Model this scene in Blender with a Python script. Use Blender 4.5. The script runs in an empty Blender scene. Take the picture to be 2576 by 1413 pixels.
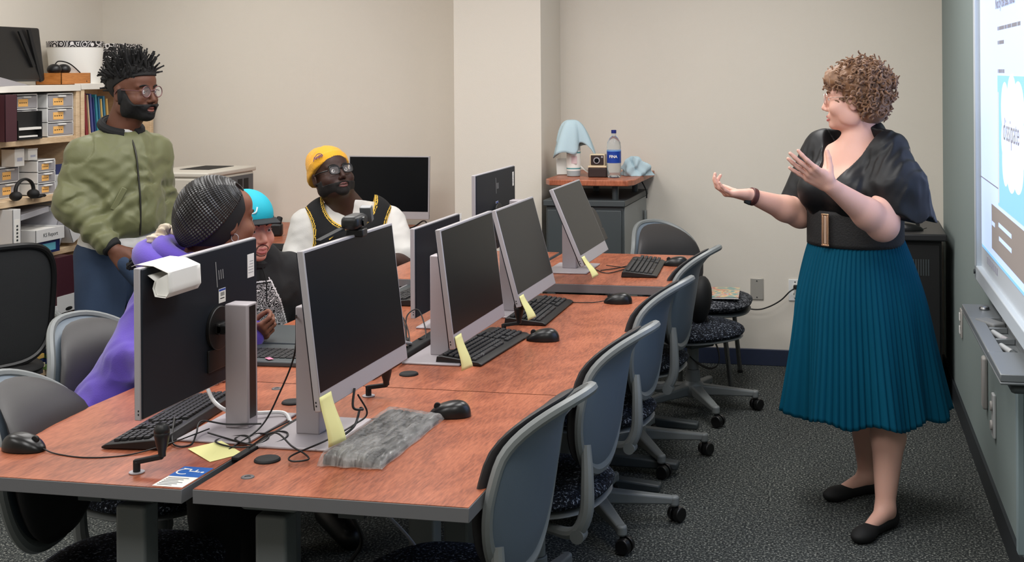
import bpy, math, random
import numpy as np
from mathutils import Vector, Matrix, Euler
random.seed(7)
SC = bpy.context.scene
COL = SC.collection

# ---------------------------------------------------------------- camera
cam = bpy.data.objects.new('camera', bpy.data.cameras.new('camera'))
COL.objects.link(cam)
_th, _ro = math.radians(12.02), .007
_F = Vector((-math.sin(_th), math.cos(_th), 0)); _R0 = Vector((math.cos(_th), math.sin(_th), 0)); _U0 = Vector((0, 0, 1))
_R = _R0*math.cos(_ro) - _U0*math.sin(_ro); _U = _U0*math.cos(_ro) + _R0*math.sin(_ro)
cam.matrix_world = Matrix(((_R.x, _U.x, -_F.x, 0), (_R.y, _U.y, -_F.y, 0), (_R.z, _U.z, -_F.z, 1.63), (0, 0, 0, 1)))
cam.data.sensor_width = 36
cam.data.lens = 36*3170/2576
cam.data.shift_x = -(1530-1288)/2576
cam.data.shift_y = -(706.5-178)/2576
cam.data.clip_start = .05
SC.camera = cam

# ---------------------------------------------------------------- world and exposure
SC.view_settings.view_transform = 'Standard'
SC.view_settings.look = 'None'
SC.view_settings.gamma = 1
SC.view_settings.use_curve_mapping = False
SC.view_settings.exposure = 0.72
w = bpy.data.worlds.new('world'); SC.world = w; w.use_nodes = True
w.node_tree.nodes['Background'].inputs[0].default_value = (1, .97, .93, 1)
w.node_tree.nodes['Background'].inputs[1].default_value = .25
SC.cycles.use_denoising = True
SC.cycles.max_bounces = 6
SC.cycles.diffuse_bounces = 4

# ceiling lamps: the room's fluorescent panels (the fixtures are built with the ceiling)
LAMPS = [(-3.6, 1.1), (-1.8, 1.1), (-.3, 1.1), (-3.6, 3.5), (-1.9, 3.5), (-.5, 3.3), (-3.6, 5.6), (-2.1, 4.9), (-.6, 5.3)]
LAMP_W = [14, 16, 14, 13, 15, 16, 13, 11, 18]
for (lx, ly), lw in zip(LAMPS, LAMP_W):
    ld = bpy.data.lights.new('panel_light', 'AREA'); ld.shape = 'RECTANGLE'; ld.size = .56; ld.size_y = 1.16
    ld.energy = lw; ld.color = (1, .985, .962)
    lo = bpy.data.objects.new('panel_light', ld); COL.objects.link(lo); lo.location = (lx, ly, 2.69)
# ---------------------------------------------------------------- helpers
def lin(c):
    c = c/255. if c > 1 else c
    return c/12.92 if c <= .04045 else ((c+.055)/1.055)**2.4
def rgb(r, g, b): return (lin(r), lin(g), lin(b), 1)
_mc = {}
def mat(name, col, rough=.5, metal=0, bump=0, bscale=200, var=0, vscale=30, spec=.5, sheen=0, coat=0, emit=0, alpha=1, trans=0, sss=0, ior=None):
    if name in _mc: return _mc[name]
    m = bpy.data.materials.new(name); m.use_nodes = True; nt = m.node_tree; b = nt.nodes['Principled BSDF']
    c = rgb(*col); b.inputs['Base Color'].default_value = c
    b.inputs['Roughness'].default_value = rough; b.inputs['Metallic'].default_value = metal
    b.inputs['Specular IOR Level'].default_value = spec
    if sheen: b.inputs['Sheen Weight'].default_value = sheen
    if coat: b.inputs['Coat Weight'].default_value = coat; b.inputs['Coat Roughness'].default_value = .12
    if emit: b.inputs['Emission Color'].default_value = c; b.inputs['Emission Strength'].default_value = emit
    if alpha < 1: b.inputs['Alpha'].default_value = alpha
    if trans: b.inputs['Transmission Weight'].default_value = trans
    if ior: b.inputs['IOR'].default_value = ior
    if sss:
        b.inputs['Subsurface Weight'].default_value = sss; b.inputs['Subsurface Scale'].default_value = .02
    tc = nt.nodes.new('ShaderNodeTexCoord')
    if var:
        n = nt.nodes.new('ShaderNodeTexNoise'); n.inputs['Scale'].default_value = vscale; n.inputs['Detail'].default_value = 4
        nt.links.new(tc.outputs['Object'], n.inputs['Vector'])
        mx = nt.nodes.new('ShaderNodeMix'); mx.data_type = 'RGBA'
        mx.inputs[6].default_value = tuple(x*(1-var) for x in c[:3])+(1,); mx.inputs[7].default_value = tuple(min(1, x*(1+var)) for x in c[:3])+(1,)
        nt.links.new(n.outputs['Fac'], mx.inputs[0]); nt.links.new(mx.outputs[2], b.inputs['Base Color'])
    if bump:
        n = nt.nodes.new('ShaderNodeTexNoise'); n.inputs['Scale'].default_value = bscale; n.inputs['Detail'].default_value = 3
        nt.links.new(tc.outputs['Object'], n.inputs['Vector'])
        bp = nt.nodes.new('ShaderNodeBump'); bp.inputs['Strength'].default_value = bump; bp.inputs['Distance'].default_value = .002
        nt.links.new(n.outputs['Fac'], bp.inputs['Height']); nt.links.new(bp.outputs['Normal'], b.inputs['Normal'])
    _mc[name] = m
    return m
def ramp(nt, src, stops):
    r = nt.nodes.new('ShaderNodeValToRGB'); e = r.color_ramp.elements
    while len(e) < len(stops): e.new(.5)
    for k, (p, c) in enumerate(stops): e[k].position = p; e[k].color = rgb(*c)
    nt.links.new(src, r.inputs[0]); return r
def mat_wood(name, dark, mid, light, sc=(1, 1, 1), rough=.35, coord='Object', wave=6):
    m = bpy.data.materials.new(name); m.use_nodes = True; nt = m.node_tree; b = nt.nodes['Principled BSDF']
    tc = nt.nodes.new('ShaderNodeTexCoord'); mp = nt.nodes.new('ShaderNodeMapping'); mp.inputs['Scale'].default_value = sc
    nt.links.new(tc.outputs[coord], mp.inputs[0])
    n = nt.nodes.new('ShaderNodeTexNoise'); n.inputs['Scale'].default_value = 2.2; n.inputs['Detail'].default_value = 2; n.inputs['Distortion'].default_value = .8
    nt.links.new(mp.outputs[0], n.inputs['Vector'])
    mu = nt.nodes.new('ShaderNodeMath'); mu.operation = 'MULTIPLY'; mu.inputs[1].default_value = wave*6.28
    nt.links.new(n.outputs['Fac'], mu.inputs[0])
    si = nt.nodes.new('ShaderNodeMath'); si.operation = 'SINE'; nt.links.new(mu.outputs[0], si.inputs[0])
    f = nt.nodes.new('ShaderNodeTexNoise'); f.inputs['Scale'].default_value = 30; f.inputs['Detail'].default_value = 5
    mp2 = nt.nodes.new('ShaderNodeMapping'); mp2.inputs['Scale'].default_value = tuple(s*(1 if s < max(sc) else 2.5) for s in sc)
    nt.links.new(tc.outputs[coord], mp2.inputs[0]); nt.links.new(mp2.outputs[0], f.inputs['Vector'])
    ad = nt.nodes.new('ShaderNodeMath'); ad.operation = 'MULTIPLY_ADD'; ad.inputs[1].default_value = .10; nt.links.new(si.outputs[0], ad.inputs[0]); nt.links.new(f.outputs['Fac'], ad.inputs[2])
    r = ramp(nt, ad.outputs[0], [(.25, dark), (.5, mid), (.78, light)])
    nt.links.new(r.outputs[0], b.inputs['Base Color']); b.inputs['Roughness'].default_value = rough
    return m
def mat_speck(name, cols, scale, rough=.95, bump=.6, cutoff=None, sheen=0):
    m = bpy.data.materials.new(name); m.use_nodes = True; nt = m.node_tree; b = nt.nodes['Principled BSDF']
    tc = nt.nodes.new('ShaderNodeTexCoord')
    n = nt.nodes.new('ShaderNodeTexNoise'); n.inputs['Scale'].default_value = scale; n.inputs['Detail'].default_value = 2.5; n.inputs['Roughness'].default_value = .75
    nt.links.new(tc.outputs['Object'], n.inputs['Vector'])
    r = ramp(nt, n.outputs['Fac'], cols); nt.links.new(r.outputs[0], b.inputs['Base Color'])
    bp = nt.nodes.new('ShaderNodeBump'); bp.inputs['Strength'].default_value = bump; bp.inputs['Distance'].default_value = .003
    nt.links.new(n.outputs['Fac'], bp.inputs['Height']); nt.links.new(bp.outputs['Normal'], b.inputs['Normal'])
    b.inputs['Roughness'].default_value = rough; b.inputs['Specular IOR Level'].default_value = .15
    return m

class MB:
    def __init__(s): s.v = []; s.f = []; s.mi = []; s.m = 0
    def add(s, vs, fs, M=None):
        o = len(s.v)
        if M is not None: vs = [M @ Vector(p) for p in vs]
        s.v += [tuple(p) for p in vs]; s.f += [tuple(i+o for i in f) for f in fs]; s.mi += [s.m]*len(fs); return s
    def box(s, c, d, rot=None, taper=1):
        x, y, z = d[0]/2, d[1]/2, d[2]/2; t = taper
        vs = [(-x, -y, -z), (x, -y, -z), (x, y, -z), (-x, y, -z), (-x*t, -y*t, z), (x*t, -y*t, z), (x*t, y*t, z), (-x*t, y*t, z)]
        M = Matrix.Translation(c)
        if rot: M = M @ Euler(rot).to_matrix().to_4x4()
        return s.add(vs, [(3, 2, 1, 0), (4, 5, 6, 7), (0, 1, 5, 4), (1, 2, 6, 5), (2, 3, 7, 6), (3, 0, 4, 7)], M)
    def bx(s, x0, x1, y0, y1, z0, z1): return s.box(((x0+x1)/2, (y0+y1)/2, (z0+z1)/2), (abs(x1-x0), abs(y1-y0), abs(z1-z0)))
    def beam(s, p0, p1, w0, h0, w1=None, h1=None, up=(0, 0, 1)):
        w1 = w1 or w0; h1 = h1 or h0
        p0 = Vector(p0); p1 = Vector(p1); d = (p1-p0).normalized(); u = Vector(up); r = d.cross(u).normalized(); u = r.cross(d)
        vs = [p0-r*w0/2-u*h0/2, p0+r*w0/2-u*h0/2, p0+r*w0/2+u*h0/2, p0-r*w0/2+u*h0/2, p1-r*w1/2-u*h1/2, p1+r*w1/2-u*h1/2, p1+r*w1/2+u*h1/2, p1-r*w1/2+u*h1/2]
        return s.add(vs, [(3, 2, 1, 0), (4, 5, 6, 7), (0, 1, 5, 4), (1, 2, 6, 5), (2, 3, 7, 6), (3, 0, 4, 7)])
    def cyl(s, p0, p1, r0, r1=None, n=20):
        r1 = r0 if r1 is None else r1
        p0 = Vector(p0); p1 = Vector(p1); d = (p1-p0).normalized(); a = d.orthogonal().normalized(); b = d.cross(a)
        vs = [p0+(a*math.cos(2*math.pi*i/n)+b*math.sin(2*math.pi*i/n))*r0 for i in range(n)]+[p1+(a*math.cos(2*math.pi*i/n)+b*math.sin(2*math.pi*i/n))*r1 for i in range(n)]
        return s.add(vs, [(i, (i+1) % n, n+(i+1) % n, n+i) for i in range(n)]+[tuple(range(n))[::-1], tuple(range(n, 2*n))])
    def tube(s, pts, r, n=8, closed=False):
        pts = [Vector(p) for p in pts]; N = len(pts); rr = r if isinstance(r, (list, tuple)) else [r]*N
        vs = []; a = None
        for i, p in enumerate(pts):
            t = ((pts[(i+1) % N] if closed or i < N-1 else p)-(pts[i-1] if closed or i > 0 else p))
            t = t.normalized() if t.length > 1e-9 else Vector((0, 0, 1))
            if a is None: a = t.orthogonal().normalized()
            a = a-t*a.dot(t); a = a.normalized() if a.length > 1e-6 else t.orthogonal().normalized()
            b = t.cross(a)
            vs += [p+(a*math.cos(2*math.pi*k/n)+b*math.sin(2*math.pi*k/n))*rr[i] for k in range(n)]
        fs = []
        for i in range(N if closed else N-1):
            j = (i+1) % N
            fs += [(i*n+k, i*n+(k+1) % n, j*n+(k+1) % n, j*n+k) for k in range(n)]
        if not closed: fs += [tuple(range(n))[::-1], tuple(range((N-1)*n, N*n))]
        return s.add(vs, fs)
    def lathe(s, prof, c=(0, 0, 0), n=32, sx=1, sy=1, M=None):
        vs = []; N = len(prof)
        for r, z in prof: vs += [(c[0]+r*sx*math.cos(2*math.pi*k/n), c[1]+r*sy*math.sin(2*math.pi*k/n), c[2]+z) for k in range(n)]
        fs = [(i*n+k, i*n+(k+1) % n, (i+1)*n+(k+1) % n, (i+1)*n+k) for i in range(N-1) for k in range(n)]
        fs += [tuple(range(n))[::-1], tuple(range((N-1)*n, N*n))]
        return s.add(vs, fs, M)
    def ell(s, c, r, n=20, m=12, rot=None):
        vs = []; fs = []
        for i in range(1, m):
            a = math.pi*i/m
            vs += [(r[0]*math.sin(a)*math.cos(2*math.pi*k/n), r[1]*math.sin(a)*math.sin(2*math.pi*k/n), r[2]*math.cos(a)) for k in range(n)]
        vs += [(0, 0, r[2]), (0, 0, -r[2])]; T = len(vs)-2
        for i in range(m-2): fs += [(i*n+(k+1) % n, i*n+k, (i+1)*n+k, (i+1)*n+(k+1) % n) for k in range(n)]
        fs += [(T, k, (k+1) % n) for k in range(n)]+[(T+1, (m-2)*n+(k+1) % n, (m-2)*n+k) for k in range(n)]
        M = Matrix.Translation(c)
        if rot: M = M @ Euler(rot).to_matrix().to_4x4()
        return s.add(vs, fs, M)
    def grid(s, fn, nu, nv, closeu=False):
        vs = [fn(i/(nu if closeu else nu-1), j/(nv-1)) for j in range(nv) for i in range(nu)]
        fs = [(j*nu+i, j*nu+(i+1) % nu, (j+1)*nu+(i+1) % nu, (j+1)*nu+i) for j in range(nv-1) for i in range(nu if closeu else nu-1)]
        return s.add(vs, fs)
    def prism(s, pts, z0, z1, M=None):
        n = len(pts)
        return s.add([(x, y, z0) for x, y in pts]+[(x, y, z1) for x, y in pts], [tuple(range(n))[::-1], tuple(range(n, 2*n))]+[(i, (i+1) % n, n+(i+1) % n, n+i) for i in range(n)], M)
    def pad(s, outline, T, bend, n=40, m=9, p=3, M=None):
        """closed cushion: outline(phi)->(a,b) ; thickness T ; bend(a,b)->offset along +x ; local plane is (y=a, z=b)"""
        vs = []; fs = []
        for side in (1, -1):
            for j in range(m+1):
                r = math.sin(math.pi/2*j/m)
                t = T/2*max(0, 1-r**p)**.5
                for k in range(n):
                    a, b = outline(2*math.pi*k/n, r); vs.append((bend(a, b)+side*t, a, b))
        o = (m+1)*n
        for j in range(m):
            for k in range(n):
                k2 = (k+1) % n
                fs.append((j*n+k, j*n+k2, (j+1)*n+k2, (j+1)*n+k)[::1]); fs.append((o+j*n+k, o+(j+1)*n+k, o+(j+1)*n+k2, o+j*n+k2))
        return s.add(vs, fs, M)
    def build(s, name, m, parent=None, bevel=0, seg=2, smooth=True, ang=35, solid=0, sub=0, loc=None, weld=False):
        me = bpy.data.meshes.new(name); me.from_pydata(s.v, [], s.f)
        for x in (m if isinstance(m, (list, tuple)) else [m]): me.materials.append(x)
        if any(s.mi): me.polygons.foreach_set('material_index', s.mi)
        if weld or any(len(set(f)) < len(f) for f in s.f[:1]): pass
        me.validate(); me.update()
        o = bpy.data.objects.new(name, me); COL.objects.link(o)
        if smooth:
            me.polygons.foreach_set('use_smooth', [True]*len(me.polygons)); me.set_sharp_from_angle(angle=math.radians(ang))
        if weld: w_ = o.modifiers.new('w', 'WELD'); w_.merge_threshold = 1e-5
        if solid: md = o.modifiers.new('s', 'SOLIDIFY'); md.thickness = solid; md.offset = 0
        if bevel:
            md = o.modifiers.new('b', 'BEVEL'); md.width = bevel; md.segments = seg; md.limit_method = 'ANGLE'; md.angle_limit = math.radians(40)
            md.harden_normals = False
        if sub: md = o.modifiers.new('sub', 'SUBSURF'); md.levels = sub; md.render_levels = sub
        if parent: o.parent = parent
        if loc: o.location = loc
        return o
def tag(o, label, cat, group=None):
    o['label'] = label; o['category'] = cat
    if group: o['group'] = group
    return o
def thing(name, label, cat, loc=(0, 0, 0), rz=0, group=None):
    o = bpy.data.objects.new(name, None); COL.objects.link(o); o.empty_display_size = .05
    o.location = loc; o.rotation_euler = (0, 0, rz); return tag(o, label, cat, group)
def struct(o): o['kind'] = 'structure'; return o
def dup(root, loc, rz=0, label=None):
    r = root.copy(); COL.objects.link(r); r.location = loc; r.rotation_euler = (0, 0, rz)
    if label: r['label'] = label
    for ch in list(root.children):
        c = ch.copy(); COL.objects.link(c); c.parent = r
        for g in ch.children:
            d = g.copy(); COL.objects.link(d); d.parent = c
    return r
def spline(pts, n=12):
    pts = [Vector(p) for p in pts]; out = []
    P = [pts[0]*2-pts[1]]+pts+[pts[-1]*2-pts[-2]]
    for i in range(1, len(P)-2):
        for k in range(n):
            t = k/n; a, b, c, d = P[i-1], P[i], P[i+1], P[i+2]
            out.append(.5*((2*b)+(c-a)*t+(2*a-5*b+4*c-d)*t*t+(3*b-a-3*c+d)*t**3))
    out.append(pts[-1]); return out
def text(s, size, m, parent, M, name='lettering', depth=.0003, bold=False, align='CENTER', sx=1):
    cu = bpy.data.curves.new(name, 'FONT'); cu.body = s; cu.size = size; cu.extrude = depth; cu.align_x = align; cu.align_y = 'CENTER'
    if bold: cu.offset = size*.02
    t = bpy.data.objects.new(name, cu); COL.objects.link(t)
    dg = bpy.context.evaluated_depsgraph_get(); me = bpy.data.meshes.new_from_object(t.evaluated_get(dg))
    bpy.data.objects.remove(t); me.transform(M @ Matrix.Diagonal((sx, 1, 1, 1))); me.materials.clear(); me.materials.append(m)
    o = bpy.data.objects.new(name, me); COL.objects.link(o); o.parent = parent; return o
def frame(o, xdir, ydir):
    x = Vector(xdir).normalized(); y = Vector(ydir); y = (y-x*x.dot(y)).normalized(); z = x.cross(y)
    return Matrix(((x.x, y.x, z.x, o[0]), (x.y, y.y, z.y, o[1]), (x.z, y.z, z.z, o[2]), (0, 0, 0, 1)))

# ---- shared materials
M_wall = mat('wall_paint', (221, 214, 202), .85, bump=.25, bscale=350, var=.02, vscale=3, spec=.2)
M_walls = mat('teal_wall_paint', (134, 146, 144), .8, bump=.2, bscale=350, spec=.2)
M_ceil = mat('ceiling_tile', (225, 223, 216), .95, bump=.5, bscale=120)
M_base = mat('navy_cove_base', (40, 48, 70), .45, var=.1)
M_based = mat('dark_cove_base', (38, 42, 46), .5)
M_carpet = mat_speck('carpet_weave', [(.38, (30, 33, 34)), (.48, (58, 61, 61)), (.56, (78, 82, 80)), (.66, (165, 166, 158))], 120, bump=1)
M_cherry = mat_wood('cherry_laminate', (130, 70, 48), (162, 92, 64), (184, 110, 79), sc=(2.6, 1.0, 1), rough=.36, wave=4)
M_birch = mat_wood('birch_veneer', (196, 166, 130), (216, 188, 152), (228, 204, 172), sc=(1, 1, 5), rough=.5, wave=2)
M_edge = mat('grey_edge_band', (104, 104, 106), .5)
M_leg = mat('grey_metal_leg', (112, 116, 116), .45, bump=.15, bscale=500)
M_silver = mat('silver_plastic', (172, 168, 171), .4, metal=.15)
M_stand = mat('silver_stand', (172, 165, 169), .45, metal=.12)
M_pback = mat('slate_panel_back', (24, 29, 37), .5, spec=.3)
M_screen = mat('dark_screen', (5, 8, 13), .3, spec=.25)
M_screen2 = mat('greyed_matte_screen', (34, 35, 35), .38, spec=.5)
M_blk = mat('black_plastic', (20, 20, 21), .42)
M_blk2 = mat('matte_black', (14, 14, 15), .7)
M_key = mat('key_plastic', (34, 34, 36), .5)
M_cable = mat('cable_rubber', (15, 15, 16), .5)
M_white = mat('white_plastic', (226, 226, 224), .4)
M_paper = mat('white_paper', (236, 234, 228), .8)
M_note = mat('yellow_note', (232, 228, 158), .8)
M_chair = mat('chair_grey_plastic', (120, 124, 124), .42, bump=.1, bscale=600)
M_shell = mat('chair_shell_blue_grey', (98, 110, 122), .45, bump=.12, bscale=600)
M_cush = mat('chair_back_vinyl', (48, 46, 47), .5, bump=.12, bscale=400)
M_seat = mat_speck('speckled_seat_fabric', [(.42, (16, 17, 20)), (.54, (30, 34, 44)), (.60, (70, 78, 92)), (.68, (170, 178, 186))], 120)
M_tire = mat('caster_black', (16, 16, 17), .35)
M_chrome = mat('chrome_tube', (150, 150, 150), .25, metal=.9)
M_dgrey = mat('charcoal_metal', (62, 68, 70), .5)
# ---------------------------------------------------------------- the room
WRX = lambda y: .345+.033*(6.98-y)
def wall(name, p0, p1, z1=2.75, th=.12, m=M_wall, side=1):
    a = Vector((p0[0], p0[1], 0)); b = Vector((p1[0], p1[1], 0)); d = (b-a).normalized(); n = Vector((-d.y, d.x, 0))*side*th
    mb = MB(); mb.prism([(a.x, a.y), (b.x, b.y), ((b+n).x, (b+n).y), ((a+n).x, (a+n).y)], 0, z1)
    return struct(mb.build(name, m, smooth=False))
YF = -1.6
struct(MB().bx(-4.9, .9, YF-.1, 7.2, -.1, 0).build('floor', M_carpet, smooth=False))
struct(MB().bx(-4.9, .9, YF-.1, 7.2, 2.75, 2.85).build('ceiling', M_ceil, smooth=False))
wall('wall_back', (-4.685, 6.98), (.345, 6.98), side=1)
wall('wall_left', (-4.685, YF), (-4.685, 6.98), side=1)
wall('wall_right', (WRX(YF), YF), (WRX(6.98), 6.98), m=M_walls, side=-1)
wall('wall_front', (-4.685, YF), (WRX(YF), YF), side=-1)
struct(MB().bx(-2.255, -1.765, 6.55, 6.98, 0, 2.75).build('wall_column', M_wall, smooth=False))
struct(MB().bx(-4.685, -2.255, 6.968, 6.98, 0, .09).build('baseboard_back', M_base, bevel=.003))
mb = MB().bx(-1.765, .345, 6.968, 6.98, 0, .09).bx(-2.26, -1.765, 6.54, 6.55, 0, .09).bx(-1.765, -1.755, 6.54, 6.97, 0, .09)
struct(mb.build('baseboard_recess', M_base, bevel=.003))
mb = MB(); y0, y1 = YF, 6.968
mb.prism([(WRX(y0)-.012, y0), (WRX(y0), y0), (WRX(y1), y1), (WRX(y1)-.012, y1)], 0, .1)
struct(mb.build('baseboard_right', M_based))
struct(MB().bx(-4.685, -4.673, YF, 6.968, 0, .09).build('baseboard_left', M_base))
M_lens = mat('lamp_diffuser', (255, 247, 232), .6, emit=2.2)
# wall plates
def wplate(px, z, y=6.968, label='', outlet=False):
    t = thing('outlet_plate' if outlet else 'blank_wall_plate', label, 'wall plate', (px, y+.012, z))
    MB().box((0, -.004, 0), (.072, .008, .118)).build('plate', mat('steel_plate', (176, 172, 164), .35, metal=.3) if not outlet else M_white, t, bevel=.003)
    for s in (-1, 1): MB().cyl((0, -.0075, s*.045), (0, -.0095, s*.045), .004, n=10).build('screw', M_chrome, t)
    if outlet:
        for s in (-1, 1):
            o = MB().cyl((0, -.008, s*.022), (0, -.010, s*.022), .0165, n=20).build('socket', M_paper, t)
            MB().bx(-.008, -.005, -.011, -.0098, s*.022-.004, s*.022+.006).bx(.005, .008, -.011, -.0098, s*.022-.004, s*.022+.006).build('slot', M_blk2, o)
    return t
# ---------------------------------------------------------------- desks
def crank(parent, x, y, z, ang, name='crank_handle'):
    c = MB(); dx, dy = math.cos(ang), math.sin(ang)
    c.cyl((x, y, z-.004), (x, y, z+.026), .008, n=12)
    c.beam((x-dx*.006, y-dy*.006, z+.024), (x+dx*.058, y+dy*.058, z+.036), .014, .011)
    o = c.build(name, M_blk2, parent, bevel=.002)
    MB().lathe([(.004, 0), (.0085, .002), (.0085, .012), (.013, .028), (.0165, .046), (.0175, .053), (.0165, .055), (.0175, .057), (.0165, .066), (.011, .074), (.003, .077)], (x+dx*.056, y+dy*.056, z+.034), n=20).build('crank_knob', M_blk, o)
    MB().lathe([(.013, 0), (.017, .001), (.017, .003), (.013, .003)], (x, y, z), n=20).build('crank_socket', M_silver, o)
def desk(x0, x1, y0, y1, z, label, cranks=(), caps=(), rings=(), legs=(), seam=.032):
    t = thing('desk', label, 'desk', ((x0+x1)/2, (y0+y1)/2, 0), group=None)
    cx_, cy_ = (x0+x1)/2, (y0+y1)/2; X0, X1, Y0, Y1 = x0-cx_, x1-cx_, y0-cy_, y1-cy_
    MB().bx(X0, X1, Y0, Y1, z-seam, z-.0015).build('edge_band', M_edge, t, bevel=.0015)
    top = MB().bx(X0+.0015, X1-.0015, Y0+.0015, Y1-.0015, z-.003, z).build('desktop', M_cherry, t)
    for (x, y, r) in caps: MB().lathe([(r, 0), (r, .003), (r-.003, .006), (r-.008, .0065), (.001, .0055)], (x-cx_, y-cy_, z), n=36).build('grommet_cap', M_blk2, t)
    for (x, y) in rings: MB().lathe([(.007, .0002), (.007, .002), (.011, .003), (.014, .002), (.015, 0)], (x-cx_, y-cy_, z), n=24).build('grommet_ring', mat('grey_ring', (92, 88, 88), .5), t)
    for (x, y, a) in cranks: crank(t, x-cx_, y-cy_, z, a)
    for (lx, ly) in legs:
        lx -= cx_; ly -= cy_
        m = MB(); m.bx(lx-.0375, lx+.0375, ly-.03, ly+.03, .05, z-.09)
        o = m.build('leg', M_leg, t, bevel=.008, seg=3)
        m = MB(); m.prism([(-.10, 0), (.10, 0), (.10, -.012), (.062, -.046), (-.062, -.046), (-.10, -.012)], ly-.036, ly+.036, Matrix(((1, 0, 0, lx), (0, 0, 1, 0), (0, 1, 0, z-seam), (0, 0, 0, 1))))
        m.build('leg_bracket', M_leg, o, bevel=.01, seg=3)
        m = MB(); m.beam((X0+.04, ly, .045), (lx, ly, .06), .05, .03, .06, .06); m.beam((X1-.0, ly, .04), (lx, ly, .06), .055, .03, .06, .06)
        m.build('foot', M_dgrey, o, bevel=.008)
    m = MB().bx(-.03, .03, Y0+.12, Y1-.12, z-.085, z-seam)
    m.build('cross_beam', M_dgrey, t)
    return t
D_A = desk(-1.441, -.82, 2.456, 3.352, .74, 'cherry desk nearest the camera on the right, grey edge, with the plastic-wrapped keyboard',
     cranks=[(-1.372, 3.25, -.15)], caps=[(-1.376, 2.669, .03)], rings=[(-1.362, 2.55)], legs=[(-1.32, 2.60), (-1.2, 3.22)])
D_B = desk(-1.441, -.815, 3.355, 4.885, .74, 'long cherry desk in the middle of the right row under two monitors',
     cranks=[(-1.25, 4.13, -.1)], caps=[(-1.353, 3.505, .028)], legs=[(-1.2, 3.5), (-1.2, 4.74)])
D_C = desk(-1.441, -.79, 4.895, 5.74, .78, 'raised cherry desk at the far end of the right row beside the grey cabinet', legs=[(-1.2, 5.02), (-1.2, 5.6)], seam=.036)
D_D = desk(-2.07, -1.463, 2.45, 3.342, .74, 'cherry desk nearest the camera on the left with the blue wheelchair sticker',
     cranks=[(-1.622, 2.532, .25)], caps=[(-1.549, 3.148, .028)], rings=[(-1.66, 3.28)], legs=[(-1.665, 2.60), (-1.62, 3.24)])
D_E = desk(-2.06, -1.463, 3.346, 4.885, .74, 'cherry desk holding the open laptop with pink stickers', caps=[(-1.55, 3.95, .028)], legs=[(-1.8, 3.5), (-1.8, 4.74)])
D_F = desk(-2.06, -1.463, 4.895, 5.74, .78, 'far cherry desk of the left row in front of the person in the yellow beanie', legs=[(-1.8, 5.05), (-1.8, 5.6)])

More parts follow.
